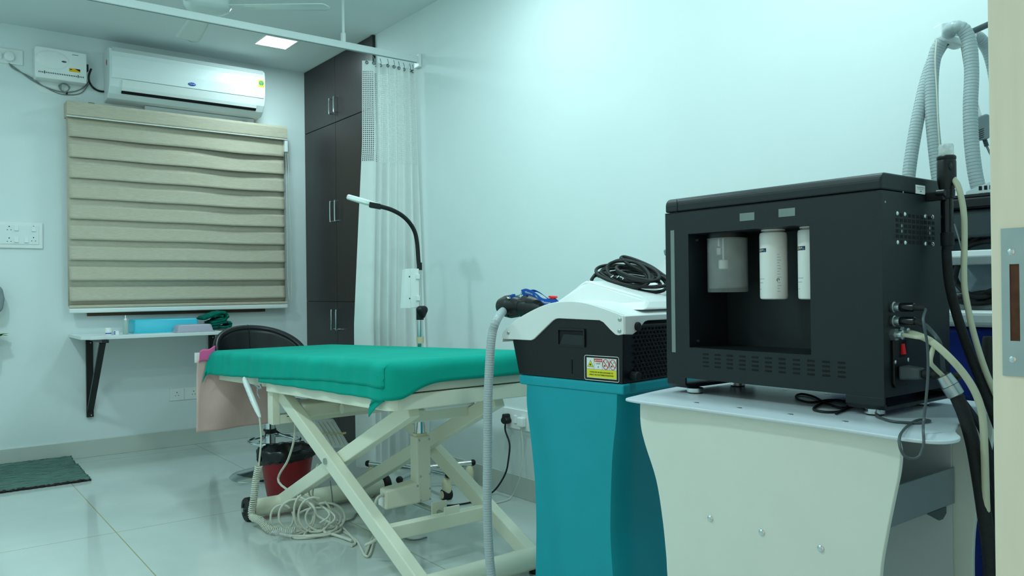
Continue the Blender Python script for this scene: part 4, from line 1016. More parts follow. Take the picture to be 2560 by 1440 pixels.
# warning sticker
ws = MB(LF).box((-.0008, .014, .7905), (.0006, .1385, .8605)).build('warning_sticker', M['black'], lm, bevel=.0004)
def stick(name, y0, y1, z0, z1, d, m): return MB(LF).box((-.0008-d, y0, z0), (.0002-d, y1, z1)).build(name, m, ws, smooth=False)
g = MB(LF); P = []
for qy, qz, a0 in ((.0195, .855, 0), (.133, .855, 90), (.133, .796, 180), (.0195, .796, 270)):
    for i in range(5):
        a = math.radians(a0+22.5*i); P.append(V((-.0012, qy+(-1)*.0055*math.cos(a), qz+.0055*math.sin(a))))
g.tube(P, .0009, 6, closed=True, n=1); g.build('sticker_border', M['labelwhite'], ws)
part_label(ws, 'black sticker with white border, laser hazard symbols and yellow text field')
YL, YR = .1305, .0225     # left and right as seen
stick('sticker_field', YR, YL, .797, .8545, .0003, M['labelwhite'])
stick('sticker_yellow', YR+.0012, YL-.0012, .7985, .8215, .0006, M['yellow'])
stick('sticker_danger_bar', .0738, .1022, .8435, .8525, .0006, M['labelred'])
def tx(cy, cz, d=.0012): return lambda x, y: LF @ V((-d, cy-x, cz+y))
def stext(s, body, size, cy, cz, m, name, bold=0): return MB().text(body, size, tx(cy, cz), bold=bold).build(name, m, ws, smooth=False)
MB().text('DANGER', .0056, tx(.0855, .8478, .0021), bold=.0001).build('sticker_lettering', M['labelwhite'], ws, smooth=False)
stext(ws, 'LASER', .0062, .088, .8385, M['dgray'], 'sticker_lettering', .0001)
stext(ws, '4', .0085, .088, .8285, M['ink'], 'sticker_lettering', .0001)
MB().text('AVOID EYE OR SKIN EXPOSURE TO', .0053, tx(.0765, .8136, .0021), bold=.0001).build('sticker_lettering', M['ink'], ws, smooth=False)
MB().text('DIRECT OR SCATTERED RADIATION', .0053, tx(.0765, .8062, .0021), bold=.0001).build('sticker_lettering', M['ink'], ws, smooth=False)
g = MB(LF)
for y in (.1032, .0735, .048): g.box((-.0015, y-.0002, .8222), (-.001, y+.0002, .854))
g.box((-.0015, YR, .8219), (-.001, YL, .8223)); g.build('sticker_rules', M['ink'], ws, smooth=False)
def tri(cy, cz, s, d, m, name): return MB(LF).prism([(-.0008-d, cy-s, cz-s*.8), (-.0008-d, cy+s, cz-s*.8), (-.0008-d, cy, cz+s*.95)], (.0004, 0, 0)).build(name, m, ws, smooth=False)
tri(.1165, .837, .0112, .0006, M['ink'], 'hazard_triangle'); tri(.1165, .8366, .0096, .0008, M['yellow'], 'hazard_triangle')
tri(.0988, .8475, .003, .0008, M['yellow'], 'hazard_triangle')
def burst(cy, cz, r, name):
    g = MB(LF); g.cyl((-.0021, cy, cz), (-.0011, cy, cz), r*.5, seg=14)
    for k in range(12):
        a = PI*k/6; g.bar((-.0016, cy, cz), (-.0016, cy+r*math.cos(a), cz+r*math.sin(a)), .0004, .0003, (1, 0, 0))
    return g.build(name, M['ink'], ws, smooth=False)
burst(.1165, .8345, .0045, 'laser_burst')
for cy in (.0606, .0354):
    g = MB(LF); g.tube([V((-.0017, cy+.0108*math.cos(2*PI*i/24), .838+.0138*math.sin(2*PI*i/24))) for i in range(24)], .0008, 6, closed=True, n=2)
    g.bar((-.0017, cy+.0076, .8472), (-.0017, cy-.0076, .8288), .0008, .0016, (1, 0, 0)); g.build('prohibition_ring', M['labelred'], ws)
    burst(cy+.0035, .8335, .003, 'laser_burst')
    g = MB(LF)
    for k in range(3): g.tube([V((-.0015, cy-.001-.002*k, .847)), V((-.0015, cy-.003-.002*k, .8445)), V((-.0015, cy-.002-.002*k, .842))], .0003, 5)
    g.build('pictogram_eye', M['gray'], ws)
# console
cp = [V((.13, .33, 1.005)), V((.13, .01, .992))]
g = MB(LF)
def con(u, v):   # wedge hump: rises to a ridge then falls to the rear
    x = .05+.47*u
    pr = [(0, 0), (.2, .078), (.24, .085), (.55, .083), (.8, .055), (1, .03)]
    for a, b in zip(pr, pr[1:]):
        if a[0] <= v <= b[0]: h = a[1]+(b[1]-a[1])*(v-a[0])/(b[0]-a[0]); break
    y = .40-.37*v
    base = .992
    w = min(1, u/.14, (1-u)/.14+.25)
    return V((x, y, base-.01+h*(.35+.65*w)+.01))
# measured: the raised wedge stands at the back of the cover
rid = [onP(px, py, lw(0, .22, 0), LA) for px, py in ((1403, 752), (1452, 705), (1466, 702), (1525, 703), (1600, 716), (1680, 736))]
yl, yr = .345, .05
def L(p): return LF.inverted() @ p
prof2 = [L(onP(px, py, lw(.16, 0, 0), LB)) for px, py in ((1402, 756), (1448, 707), (1458, 702), (1475, 702))]
X0, X1 = .10, .50
pts = [(.40, .985), (.335, 1.03), (.275, 1.072), (.262, 1.077), (.245, 1.077), (.05, 1.030), (.02, 1.012), (.0, .99)]
g = MB(LF)
P0 = [g.v((X0+.05*(0 if i in (0, 7) else 1), y, z)) for i, (y, z) in enumerate(pts)]
P1 = [g.v((X1, y, z)) for y, z in pts]
for i in range(7): g.face([P0[i], P0[i+1], P1[i+1], P1[i]])
g.face(P0[::-1]); g.face(P1); g.face([P0[0], P1[0], P1[7], P0[7]])
g.build('console', M['white'], lm, smooth=False, bevel=.008, bseg=3)
# raised screen lid behind the console
g = MB(LF); q0 = (.50, .24, 1.03)
sc = [(.46, .26, 1.06), (.46, -.16, 1.06), (.54, -.16, 1.21), (.54, .16, 1.19), (.52, .2, 1.175)]
g.prism(sc, (.022, 0, .004)); sl = g.build('screen_lid', M['grayw'], lm, smooth=False, bevel=.004)
g = MB(LF); g.bar((.52, .21, 1.172), (.545, .02, 1.215), .03, .022, (1, 0, 0)); g.bar((.545, .02, 1.215), (.545, -.16, 1.222), .03, .022, (1, 0, 0)); g.build('lid_rim', M['gray'], sl, smooth=False, bevel=.005)
MB(LF).box((.492, .02, 1.125), (.4965, .085, 1.132)).build('lid_slot', M['gray'], sl, smooth=False)

# ------------------------------------------------------------------ laser handpiece with hose
hb = V(lw(.10, .44, .985))
t = thing('laser_handpiece', 'black laser handpiece with a pale grey hose resting on the white cover', 'handpiece', lw(.1, .40, .99))
c1 = onP(1279, 766, lw(.12, 0, 0), LB); c2 = onP(1335, 768, lw(.12, 0, 0), LB)
ax = (c2-c1).normalized()
s_ = (c2-c1).length
nrm = ax.cross(LB).normalized()
def body(u, v):
    a = 2*PI*v
    # radius along the body: rear bulb, waist, front barrel that runs in behind the cover
    pr = [(-.62, .001), (-.60, .016), (-.5, .027), (-.25, .0365), (.0, .040), (.25, .036), (.46, .0305), (.5, .0315), (.62, .041), (.9, .0445), (1.2, .042), (1.6, .033), (1.9, .024), (1.95, .001)]
    s = -.62+2.57*u
    for p, q in zip(pr, pr[1:]):
        if p[0] <= s <= q[0]: r = p[1]+(q[1]-p[1])*(s-p[0])/(q[0]-p[0]); break
    bend = -.012*max(0, s-.6)
    return c1+ax*(s*s_)+LB*(r*.92*math.cos(a))+nrm*(r*math.sin(a))+V((0, 0, bend))
g = MB(); g.grid(70, 32, body); g.build('handpiece_body', M['black'], t, ang=60)
for px, py in ((1349, 762), (1318, 739), (1271, 789), (1273, 748)):
    p = onP(px, py, lw(.085, 0, 0), LB); MB().ball(p, (.004, .004, .004), 12, 8).build('screw_recess', M['hole'], t)
h0 = onP(1262, 775, lw(.12, 0, 0), LB)
hp = [h0+ax*.02, h0, onD(1244, 795, 2.52), onD(1231, 832, 2.5), onD(1225, 890, 2.49), onD(1220, 1000, 2.48), onD(1219, 1120, 2.47), onD(1218, 1250, 2.46), onD(1221, 1350, 2.45), onD(1229, 1440, 2.44)]
e = hp[-1]; hp += [e+V((.02, -.01, -.09)), V((e.x+.08, e.y-.03, .016)), V((e.x+.2, e.y-.06, .016)), V(lw(-.03, .25, .016))]
g = MB(); g.hose(hp, .0142, .0075, .94, 18); g.build('corrugated_hose', M['hose'], t, ang=30)

# ------------------------------------------------------------------ lanyard over the handpiece
t = thing('lanyard', 'blue printed lanyard with a red button draped over the black handpiece', 'lanyard', onP(1340, 735, lw(.09, 0, 0), LB))
def on_l(px, py, b=.08): return onP(px, py, lw(b, 0, 0), LB)
def ribbon(pts, w, name, m, parent, side):
    P = resample(catmull(pts, 12), .003); L_ = []
    acc = 0
    g = MB(); g.grid(len(P)-1, 2, lambda u, v: P[min(int(round(u*(len(P)-1))), len(P)-1)]+side(u)*((v-.5)*w))
    return g.build(name, m, parent, ang=70, solid=.0016), P
sd = lambda u: (V((0, 0, 1))*.85-LB*.5).normalized()
main_pts = [on_l(1306, 733, .06), on_l(1318, 730, .055), on_l(1333, 735, .055), on_l(1347, 744, .055), on_l(1358, 753, .058), on_l(1372, 756, .062), on_l(1392, 757, .07)]
rb_, RP = ribbon(main_pts, .024, 'strap', M['blue'], t, sd)
def on_rib(x0):
    def f(x, y):
        s = (x0+x)/.003; i = max(0, min(int(s), len(RP)-2)); p = RP[i].lerp(RP[i+1], s-i)
        return p+sd(0)*y+(sd(0).cross(RP[i+1]-RP[i])).normalized()*(-.0021 if (sd(0).cross(RP[i+1]-RP[i])).dot(FW) > 0 else .0021)
    return f
tot = (len(RP)-1)*.003
def tall(f, k): return lambda x, y: f(x, y*k)
MB().text('Milesman', .0092, tall(on_rib(tot*.245), 1.35), fine=3).build('strap_lettering', M['labelwhite'], rb_, smooth=False)
MB().text('M', .0135, tall(on_rib(tot*.49), 1.2), fine=3).build('strap_lettering', M['labelwhite'], rb_, smooth=False)
MB().text('milesman', .0092, tall(on_rib(tot*.755), 1.35), fine=3).build('strap_lettering', M['labelwhite'], rb_, smooth=False)
ribbon([on_l(1325, 729, .09), on_l(1338, 727, .10), on_l(1353, 734, .10), on_l(1366, 744, .10), on_l(1374, 749, .09)], .014, 'strap', M['blue'], t, lambda u: (V((0, 0, 1))*.5-LB*.85).normalized())
ribbon([on_l(1368, 751, .07), on_l(1380, 750, .07), on_l(1394, 750, .075)], .016, 'strap', M['blue'], t, lambda u: (V((0, 0, .6))-LB*.8).normalized())
ribbon([on_l(1276, 742, .07), on_l(1283, 739, .068), on_l(1290, 739, .068)], .011, 'strap_tab', M['blue'], t, sd)
g = MB(); g.tube([on_l(1268, 743, .07), on_l(1272, 746, .07), on_l(1277, 743, .07)], .0028, 8); g.tube([on_l(1289, 740, .066), on_l(1298, 738, .063), on_l(1306, 735, .06)], .0022, 8); g.tube([on_l(1301, 740, .062), on_l(1303, 735, .062), on_l(1304, 730, .062)], .003, 8); g.build('clasp', M['chrome'], t)
p = on_l(1382, 744, .07)
part_label(MB().lathe(p-V((0, 0, .008)), (0.0, -.1, 1), [(.008, 0), (.008, .006), (.0145, .008), (.0145, .0125), (.012, .0135)], 24).build('button', M['redbright'], t), 'round red button')

# ------------------------------------------------------------------ coiled black cable on the console
t = thing('coiled_cable', 'black cable coiled loosely on top of the white console', 'cable', lw(.27, .12, 1.075))
def on_c(px, py, b): return onP(px, py, lw(b, 0, 0), LB)
strands = [
    [(1478, 700, .26), (1492, 684, .28), (1515, 684, .3), (1550, 700, .28), (1585, 714, .25), (1615, 716, .25)],
    [(1500, 672, .3), (1503, 663, .33), (1530, 658, .36), (1575, 662, .38), (1620, 672, .36), (1648, 690, .32), (1640, 705, .27), (1600, 706, .25), (1550, 690, .25), (1515, 684, .27), (1499, 677, .3)],
    [(1560, 650, .34), (1552, 645, .36), (1562, 642, .38), (1590, 650, .38), (1630, 668, .36), (1665, 692, .33), (1700, 705, .31)],
    [(1557, 648, .34), (1570, 660, .33), (1610, 680, .33), (1645, 690, .33), (1645, 688, .34), (1620, 672, .35), (1580, 664, .36)],
    [(1512, 678, .29), (1540, 672, .33), (1590, 676, .34), (1635, 692, .32), (1650, 710, .27), (1645, 728, .22), (1625, 730, .21), (1600, 720, .22), (1570, 702, .25)],
    [(1505, 690, .27), (1535, 700, .26), (1580, 708, .26), (1630, 712, .28), (1665, 711, .3), (1700, 706, .32)],
    [(1520, 668, .31), (1560, 668, .34), (1600, 690, .3), (1625, 712, .25), (1640, 722, .23)],
    [(1495, 686, .27), (1530, 690, .27), (1575, 696, .27), (1620, 700, .28), (1660, 708, .3)],
    [(1515, 661, .33), (1545, 676, .31), (1590, 700, .26), (1618, 716, .24), (1600, 717, .24), (1560, 706, .25)],
    [(1538, 659, .35), (1580, 672, .34), (1622, 690, .31), (1640, 702, .29)]]
rcb = random.Random(4); P = [on_c(1479, 702, .25), on_c(1484, 692, .26)]
for i in range(9*14):
    a = PI+2*PI*i/14; k = i/14
    A_ = 72+15*math.sin(k*2.1+.5)-5*(k % 3); B_2 = 20+11*math.sin(k*1.3+1); tl_ = .19+.10*math.sin(k*1.7)
    cx_, cy_ = 1577+15*math.sin(k*1.1), 690+9*math.cos(k*1.9)
    x_ = A_*math.cos(a); y_ = B_2*math.sin(a)
    P.append(on_c(cx_+x_*math.cos(tl_)-y_*math.sin(tl_), cy_+x_*math.sin(tl_)+y_*math.cos(tl_), .29-.055*math.sin(a)+.008*math.sin(k*3)))
MB().tube(P, .0054, 10, n=4).build('cable_turns', M['rubber'], t)
for s in (strands[2]+[(1740, 700, .33)], strands[3], strands[0]): MB().tube([on_c(*p) for p in s], .0054, 10, n=8).build('cable_turn', M['rubber'], t)
g = MB()
for a, b in (((1528, 693, .24), (1535, 688, .24)), ((1543, 694, .24), (1549, 689, .24)), ((1557, 698, .24), (1562, 692, .24))): g.cyl(on_c(*a), on_c(*b), .003, seg=10)
MB_p = g.build('plug_pins', M['chrome'], t)
# ------------------------------------------------------------------ trolley
TZ = .80
t = thing('equipment_trolley', 'white trolley with waisted panels carrying the black machine', 'trolley', (1.55, .95, 0))
out = [(1.306, 1.27), (1.302, 1.22), (1.31, 1.1), (1.312, .95), (1.312, .80), (1.31, .74), (1.306, .69), (1.304, .65), (1.308, .612), (1.325, .588), (1.355, .58), (1.385, .588), (1.41, .604), (1.45, .624), (1.52, .645), (1.62, .66), (1.76, .672), (1.80, .68), (1.83, .72), (1.83, 1.30), (1.80, 1.36), (1.70, 1.362), (1.55, 1.345), (1.45, 1.325), (1.36, 1.30), (1.32, 1.288)]
P = catmull([V((x, y, TZ-.006)) for x, y in out], 4, True)
MB().prism(P, (0, 0, .006)).build('top_plate', M['trolleytop'], t, smooth=False, bevel=.002)
near = [onX(px, py, 1.335) for px, py in ((2240, 1096), (2250, 1130), (2247, 1180), (2235, 1240), (2215, 1340), (2200, 1440))]
far = [onX(px, py, 1.335) for px, py in ((1600, 1013), (1601, 1060), (1612, 1110), (1640, 1200), (1656, 1300), (1665, 1390), (1668, 1440))]
near[0].z = far[0].z = TZ-.006
nl = [(p.y, p.z) for p in near]+[(.705, .45), (.70, .3), (.68, .15), (.655, .04)]
flr = [(p.y, p.z) for p in far]+[(1.172, .3), (1.19, .15), (1.215, .04)]
def panel(x, th_, name, m=M['trolley'], dy=0):
    A = catmull([V((x, y+dy, z)) for y, z in nl], 5); B = catmull([V((x, y, z)) for y, z in flr], 5)
    return MB().prism(A+B[::-1], (th_, 0, 0)).build(name, m, t, smooth=False, bevel=.0015)
fp = panel(1.335, .012, 'front_panel')
for y in (1.064, .939, .813): screw('panel_screw', (1.335, y, .569), (-1, 0, 0), .0065, M['chrome'], fp, .004)
panel(1.705, .012, 'rear_panel')
# folded inner return of the rear panel
A = catmull([V((1.64, y+.03, z)) for y, z in nl], 5)
MB().prism([(1.70, .74, .04), (1.70, .74, TZ-.006), (1.706, 1.18, TZ-.006), (1.706, 1.18, .04)], (-.003, 0, 0)).build('inner_sheet', M['grayw'], t, smooth=False)
g = MB(); g.box((1.347, .735, .608), (1.70, .74, .678)); g.box((1.347, .735, .605), (1.70, 1.17, .61)); g.box((1.347, 1.165, .608), (1.70, 1.17, .678)); dw = g.build('shelf_tray', M['gray'], t, smooth=False, bevel=.001)
MB().prism([(1.58, .734, .605), (1.66, .734, .605), (1.66, .734, .592), (1.645, .734, .583), (1.63, .734, .583)], (0, .004, 0)).build('tray_tab', M['dgray'], dw, smooth=False)
g = MB(); g.box((1.347, .72, .06), (1.705, 1.18, .075)); g.build('bottom_shelf', M['trolley'], t, smooth=False)
for x in (1.341, 1.711):
    for y in (.72, 1.16):
        w_ = MB().lathe((x-.012, y, .026), (1, 0, 0), [(.016, 0), (.026, .003), (.026, .021), (.016, .024)], 24).build('castor', M['rubber'], t)
        MB().cyl((x, y, .03), (x, y, .062), .011).build('castor_stem', M['steel'], w_)
for px, py in ((1741, 1007), (1848, 1020), (1976, 1036), (2113, 1054), (1963, 974), (2068, 985)):
    q = onZ(px, py, TZ); MB().lathe((q.x, q.y, TZ-.0005), (0, 0, 1), [(.006, 0), (.0055, .0012), (.003, .0016)], 14).build('top_rivet', M['steel'], t)

# ------------------------------------------------------------------ black machine
X0, X1, Y0, Y1 = 1.47, 1.745, .76, 1.296
ZB, ZS, ZT = .838, 1.232, 1.267
bm_ = thing('skincare_machine', 'black skin-care machine with an open bottle bay, standing on the white trolley', 'machine', ((X0+X1)/2, (Y0+Y1)/2, TZ))
cy0, cy1, cz0, cz1, cx1 = .911, 1.226, .911, 1.178, 1.615
g = MB()
ys = [Y0, cy0, cy1, Y1]; zs_ = [ZB, cz0, cz1, ZS]
F_ = [[g.v((X0, y, z)) for z in zs_] for y in ys]
for i in range(3):
    for j in range(3):
        if (i, j) != (1, 1): g.face([F_[i][j], F_[i+1][j], F_[i+1][j+1], F_[i][j+1]])
In = [g.v((cx1, y, z)) for y, z in ((cy0, cz0), (cy1, cz0), (cy1, cz1), (cy0, cz1))]; fo = [F_[1][1], F_[2][1], F_[2][2], F_[1][2]]
for i in range(4): g.face([fo[i], fo[(i+1) % 4], In[(i+1) % 4], In[i]])
g.face(In)
Bk = [g.v((X1, y, z)) for y, z in ((Y0, ZB), (Y1, ZB), (Y1, ZS), (Y0, ZS))]
g.face(Bk)
g.face([F_[0][j] for j in range(4)]+[Bk[3], Bk[0]]); g.face([F_[3][j] for j in range(4)]+[Bk[2], Bk[1]])
g.face([F_[i][0] for i in range(4)]+[Bk[1], Bk[0]]); g.face([F_[i][3] for i in range(4)]+[Bk[2], Bk[3]])
cs = g.build('casing', M['casing'], bm_, smooth=False)
lid = [(X0, ZS+.0015)]+[(X0+.018-.018*math.cos(a), ZT-.018+.018*math.sin(a)) for a in [PI/2*i/6 for i in range(7)]]+[(X1, ZT), (X1, ZS+.0015)]
MB().prism([(x, Y0, z) for x, z in lid], (0, Y1-Y0, 0)).build('lid', M['casing'], bm_, ang=35, bevel=.004, bseg=3)
g = MB(); g.tube([(X0-.0006, 1.258, ZT-.004), (X0-.0006, 1.258, ZS+.002), (X0-.0006, 1.258, ZS-.001), (X0-.0006, .77, ZS)], .0006, 5, n=3); g.build('lid_seam', M['hole'], bm_)
for ya, yb in ((Y0, Y0+.078), (Y1-.056, Y1)):
    g = MB(); g.prism([(X0, ya, ZB-.0002), (X0, ya, .822), (X0+.01, ya, .813), (X1-.01, ya, .813), (X1, ya, .822), (X1, ya, ZB-.0002), (X1-.006, ya, ZB-.0002), (X1-.006, ya, .826), (X1-.012, ya, .82), (X0+.012, ya, .82), (X0+.006, ya, .826), (X0+.006, ya, ZB-.0002)], (0, yb-ya, 0))
    g.build('skid', M['casing'], bm_, smooth=False, bevel=.001)
for fx_, fy_ in ((X0+.03, Y0+.035), (X0+.03, Y1-.06), (X1-.05, Y0+.04), (X1-.06, Y1-.045)):
    ft = MB().lathe((fx_, fy_, TZ), (0, 0, 1), [(.0185, .0025), (.0195, .003), (.0195, .0125), (.0185, .0135)], 28).build('foot', M['chrome'], bm_)
    MB().cyl((fx_, fy_, TZ), (fx_, fy_, TZ+.003), .017, seg=28).build('foot_pad', M['rubber'], ft)
part_label(MB().box((X0-.0007, 1.268, .897), (X0+.0005, 1.2795, 1.19)).build('light_strip', M['frost'], bm_, smooth=False), 'narrow frosted strip')
for ya, yb, zc in ((1.042, 1.08, 1.2055), (.943, .982, 1.2065)):
    MB().box((X0-.0007, ya, zc-.0085), (X0+.0005, yb, zc+.0085)).build('display_window', M['frost'], bm_, smooth=False)
for r in range(4):
    g = MB()
    for c in range(11):
        y = 1.179-c*.0334; z = .8975-r*.0092+(.0018*c/10)
        P = [V((X0-.0004, y+s*.0072+.0016*math.cos(a)*s, z+.0023*math.sin(a))) for s, aa in ((1, (-90, -30, 30, 90)), (-1, (90, 30, -30, -90))) for a in [math.radians(k) for k in aa]]
        g.prism(P, (.0008, 0, 0))
    g.build('vent_row', M['hole'], bm_, smooth=False)
# side grille with screws
for c in range(10):
    g = MB()
    for r in range(6):
        x = 1.5235+c*.0165; z = 1.188-r*.0105
        if c in (0, 2, 7, 9) and r in (0, 5): continue
        g.box((x, Y0-.0004, z-.0033), (x+.0105, Y0+.0004, z+.0033))
    g.build('side_vent', M['hole'], bm_, smooth=False)
for x in (1.5275, 1.5575, 1.641, 1.673):
    for z in (1.19, 1.134): screw('screw', (x, Y0, z), (0, -1, 0), .0046, M['chrome'], bm_, .0035)
for c in (1, 8):  # glints inside the slots, painted as small pale chips
    for r in (2, 3): MB().box((1.5235+c*.0165+.002, Y0-.0007, 1.188-r*.0105-.0028), (1.5235+c*.0165+.0085, Y0-.0002, 1.188-r*.0105+.0028)).build('fan_hub_glint', M['frost'], bm_, smooth=False)
sk = MB().box((1.604, Y0-.0008, 1.234), (1.643, Y0+.0004, 1.2515)).build('serial_sticker', M['labelwhite'], bm_, smooth=False)
g = MB(); g.box((1.608, Y0-.0012, 1.2465), (1.639, Y0-.0006, 1.2475)); g.box((1.611, Y0-.0012, 1.2435), (1.636, Y0-.0006, 1.2442)); g.box((1.622, Y0-.0012, 1.238), (1.627, Y0-.0006, 1.2405)); g.build('sticker_print', M['gray'], sk, smooth=False)
g = MB()
for p in ((1.483, .905+.33), (1.553, 1.258)): g.cyl((p[0], Y0-.0006, p[1]-.025), (p[0], Y0+.0004, p[1]-.025), .0022, seg=10)
for yy_, zz_ in ((cy1-.004, .925), (cy1-.004, 1.165)): g.cyl((1.50, yy_, zz_), (1.50, cy1+.001, zz_), .003, seg=10)
g.build('panel_screws', M['steel'], bm_)
# connectors on the side
def conn(zc, lead):
    x = 1.502
    MB().lathe((x, Y0, zc), (0, -1, 0), [(.0095, 0), (.0105, .002), (.0105, .006), (.0085, .007), (.0085, .017)], 20).build('socket_ring', M['steel'], bm_)
    tt = thing('lead_plug', lead[0], 'plug lead', (x, Y0-.018, zc))
    MB().lathe((x, Y0-.0175, zc), (0, -1, 0), [(.0082, 0), (.0086, .001), (.0086, .026), (.007, .028)], 20).build('plug_sleeve', M['blackgloss'], tt)
    MB().lathe((x, Y0-.0455, zc), V((0, -1, lead[1])), [(.0065, 0), (.0052, .012), (.0038, .02)], 16).build('strain_relief', M['rubber'], tt)
    MB().tube([V((x, Y0-.045, zc)), V((x, Y0-.063, zc+lead[1]*.018))]+lead[2], lead[3], 8, n=8).build('lead', M['dgray'], tt)
Zt = TZ+.003
def oD(px, py, d): return onD(px, py, d)
lead1 = [oD(2308, 800, 1.40), oD(2318, 860, 1.39), oD(2320, 930, 1.38), oD(2315, 1000, 1.36), oD(2309, 1052, 1.345), oD(2308, 1075, 1.3), oD(2309, 1110, 1.28), oD(2300, 1138, 1.27), oD(2282, 1147, 1.262), oD(2260, 1138, 1.262), oD(2249, 1112, 1.27), oD(2252, 1085, 1.30)]
q = [onZ(px, py, Zt) for px, py in ((2275, 1060), (2300, 1049), (2325, 1052), (2300, 1057), (2260, 1056), (2225, 1052), (2190, 1040))]
conn(1.0095, ('black connector plug with a thin lead looping over the trolley edge, upper of two', -.12, lead1+q, .0024))
q2 = [oD(2345, 850, 1.42), oD(2354, 880, 1.44), oD(2357, 915, 1.46), oD(2360, 935, 1.47)]
conn(.983, ('black connector plug with its lead running into the metal ferrule, lower of two', -.35, q2, .0042))
for dx, dy, nm in ((0, 0, 0), (.022, .0, 1)):
    x = 1.503+dx; z = .957+.003*nm
    g = MB(); g.lathe((x, Y0, z), (0, -1, 0), [(.0125, 0), (.0125, .009)], 6); g.lathe((x, Y0-.009, z), (0, -1, 0), [(.007, 0), (.007, .006), (.0095, .006), (.0095, .012), (.0055, .014)], 16); g.build('hose_fitting', M['steel'], bm_, ang=20)
# mains inlet with red switch
il = MB().prism([(1.498, Y0, .945), (1.507, Y0, .953), (1.55, Y0, .953), (1.556, Y0, .945), (1.556, Y0, .862), (1.55, Y0, .854), (1.507, Y0, .854), (1.498, Y0, .862)], (0, -.006, 0)).build('mains_inlet', M['black'], bm_, bevel=.0015)
MB().box((1.517, Y0-.0065, .912), (1.545, Y0-.005, .945)).build('switch_frame', M['blackgloss'], il, smooth=False)
part_label(MB().prism([(1.5245, Y0-.006, .918), (1.5245, Y0-.0105, .918), (1.5245, Y0-.008, .938), (1.5245, Y0-.006, .938)], (.0115, 0, 0)).build('power_switch', M['redbright'], il, smooth=False), 'small red rocker switch')
for x, z in ((1.502, .904), (1.552, .906)): screw('screw', (x, Y0-.006, z), (0, -1, 0), .0042, M['chrome'], il, .002)
# mains lead
t = thing('mains_lead', 'thick black mains plug and lead leaving the side of the black machine', 'power cord', (1.53, Y0-.02, .882))
MB().hexa([(1.508, Y0-.008, .870), (1.546, Y0-.008, .870), (1.546, Y0-.008, .897), (1.508, Y0-.008, .897), (1.514, Y0-.045, .873), (1.541, Y0-.045, .873), (1.541, Y0-.045, .894), (1.514, Y0-.045, .894)]).build('plug_body', M['dgray'], t, bevel=.004)
g = MB(); g.rings([(V((1.528, Y0-.044-.0055*i, .883)), (.0105 if i % 3 else .008)-.0003*i) for i in range(13)], 14); g.build('strain_relief', M['rubber'], t)
MB().tube([V((1.528, Y0-.11, .883)), oD(2372, 965, 1.50), oD(2392, 985, 1.50), oD(2420, 1020, 1.50), oD(2448, 1062, 1.50), oD(2470, 1120, 1.50), oD(2478, 1180, 1.52), oD(2490, 1230, 1.54), oD(2530, 1330, 1.56)], .0062, 10).build('cord', M['rubber'], t)

# ------------------------------------------------------------------ bottles hanging in the bay
def bottle(y, label):
    x = 1.535
    b = thing('solution_bottle', label, 'bottle', (x, y, 1.0235), 'white solution bottles in the machine bay')
    MB().lathe((x, y, 1.0235), (0, 0, 1), [(.025, 0), (.0288, .002), (.0297, .006), (.0297, .141), (.0285, .147), (.024, .1495)], 40).build('bottle_body', M['bottle'], b)
    MB().lathe((x, y, 1.1715), (0, 0, 1), [(.02, 0), (.02, .003), (.0255, .0035), (.0255, .0063)], 32).build('bottle_cap', M['white'], b)
    r = .0299
    ang0 = math.atan2(-CAM.y+y, x)+PI      # toward the room
    def wrap(ac, zc): return lambda X, Yy: V((x+r*math.cos(ac+X/r), y+r*math.sin(ac+X/r), zc+Yy))
    ac = math.radians(180+28-50) ; ac = math.radians(162)
    g = MB(); g.grid(12, 1, lambda u, v: wrap(ac, 1.132)(-.016+.027*u, -.0042+.0084*v)); lb = g.build('name_band', M['ink'], b)
    r = .0302
    MB().text('DERM', .0078, wrap(ac-.0055/.03, 1.1318)).build('name_lettering', M['labelwhite'], lb, smooth=False)
    g = MB(); c = wrap(ac+.0078/.03, 1.131); g.face([g.v(c(px, py)) for px, py in [(0, .0034), (.0012, .001), (.0019, -.0006), (.0014, -.0022), (0, -.0028), (-.0014, -.0022), (-.0019, -.0006), (-.0012, .001)]]); g.build('drop_mark', M['inkblue'], lb, smooth=False)
    g = MB(); r = .0299
    for zz, a, w_ in ((1.069, 165, .02), (1.0605, 165, .016), (1.046, 163, .011)):
        g.grid(6, 1, lambda u, v: wrap(math.radians(a), zz)(-.016+w_*u, -.0006+.0012*v))
    for k in range(14): g.grid(3, 1, lambda u, v: wrap(math.radians(234), 1.122-k*.0062)(-.003+(.005+.002*(k % 3))*u, -.0005+.001*v))
    g.build('fine_print', M['inkpale'], lb, smooth=False)
    g = MB(); rr_ = wrap(math.radians(232), 1.066); g.tube([V(rr_(.0028*math.cos(a), .0032*math.sin(a))) for a in [2*PI*i/10 for i in range(8)]], .0006, 5); g.build('recycle_mark', M['ink'], lb)
    return b
bottle(1.040, 'white bottle with a black name band, middle of the machine bay')
bottle(.945, 'white bottle half hidden by the right edge of the machine bay')
t = thing('waste_jar', 'clear plastic jar with a float valve hanging at the left of the machine bay', 'jar', (1.535, 1.164, 1.04))
g = MB(); jx, jy = 1.535, 1.164
g.lathe((jx, jy, 1.04), (0, 0, 1), [(.0445, 0), (.046, .002), (.046, .128), (.043, .128), (.043, .009), (.0001, .008)], 48, cap=False); g.lathe((jx, jy, 1.04), (0, 0, 1), [(.0001, 0), (.0445, 0)], 48, cap=False); g.build('jar_body', M['jarplastic'], t, ang=50)
MB().cyl((jx, jy, 1.0485), (jx, jy, 1.052), .0428, seg=40).build('liquid_residue', M['liquid'], t)
MB().cyl((jx, jy, 1.166), (jx, jy, 1.1778), .047, seg=40).build('jar_cap', M['black'], t)
q = V((jx-.005, jy+.02, 0)); 
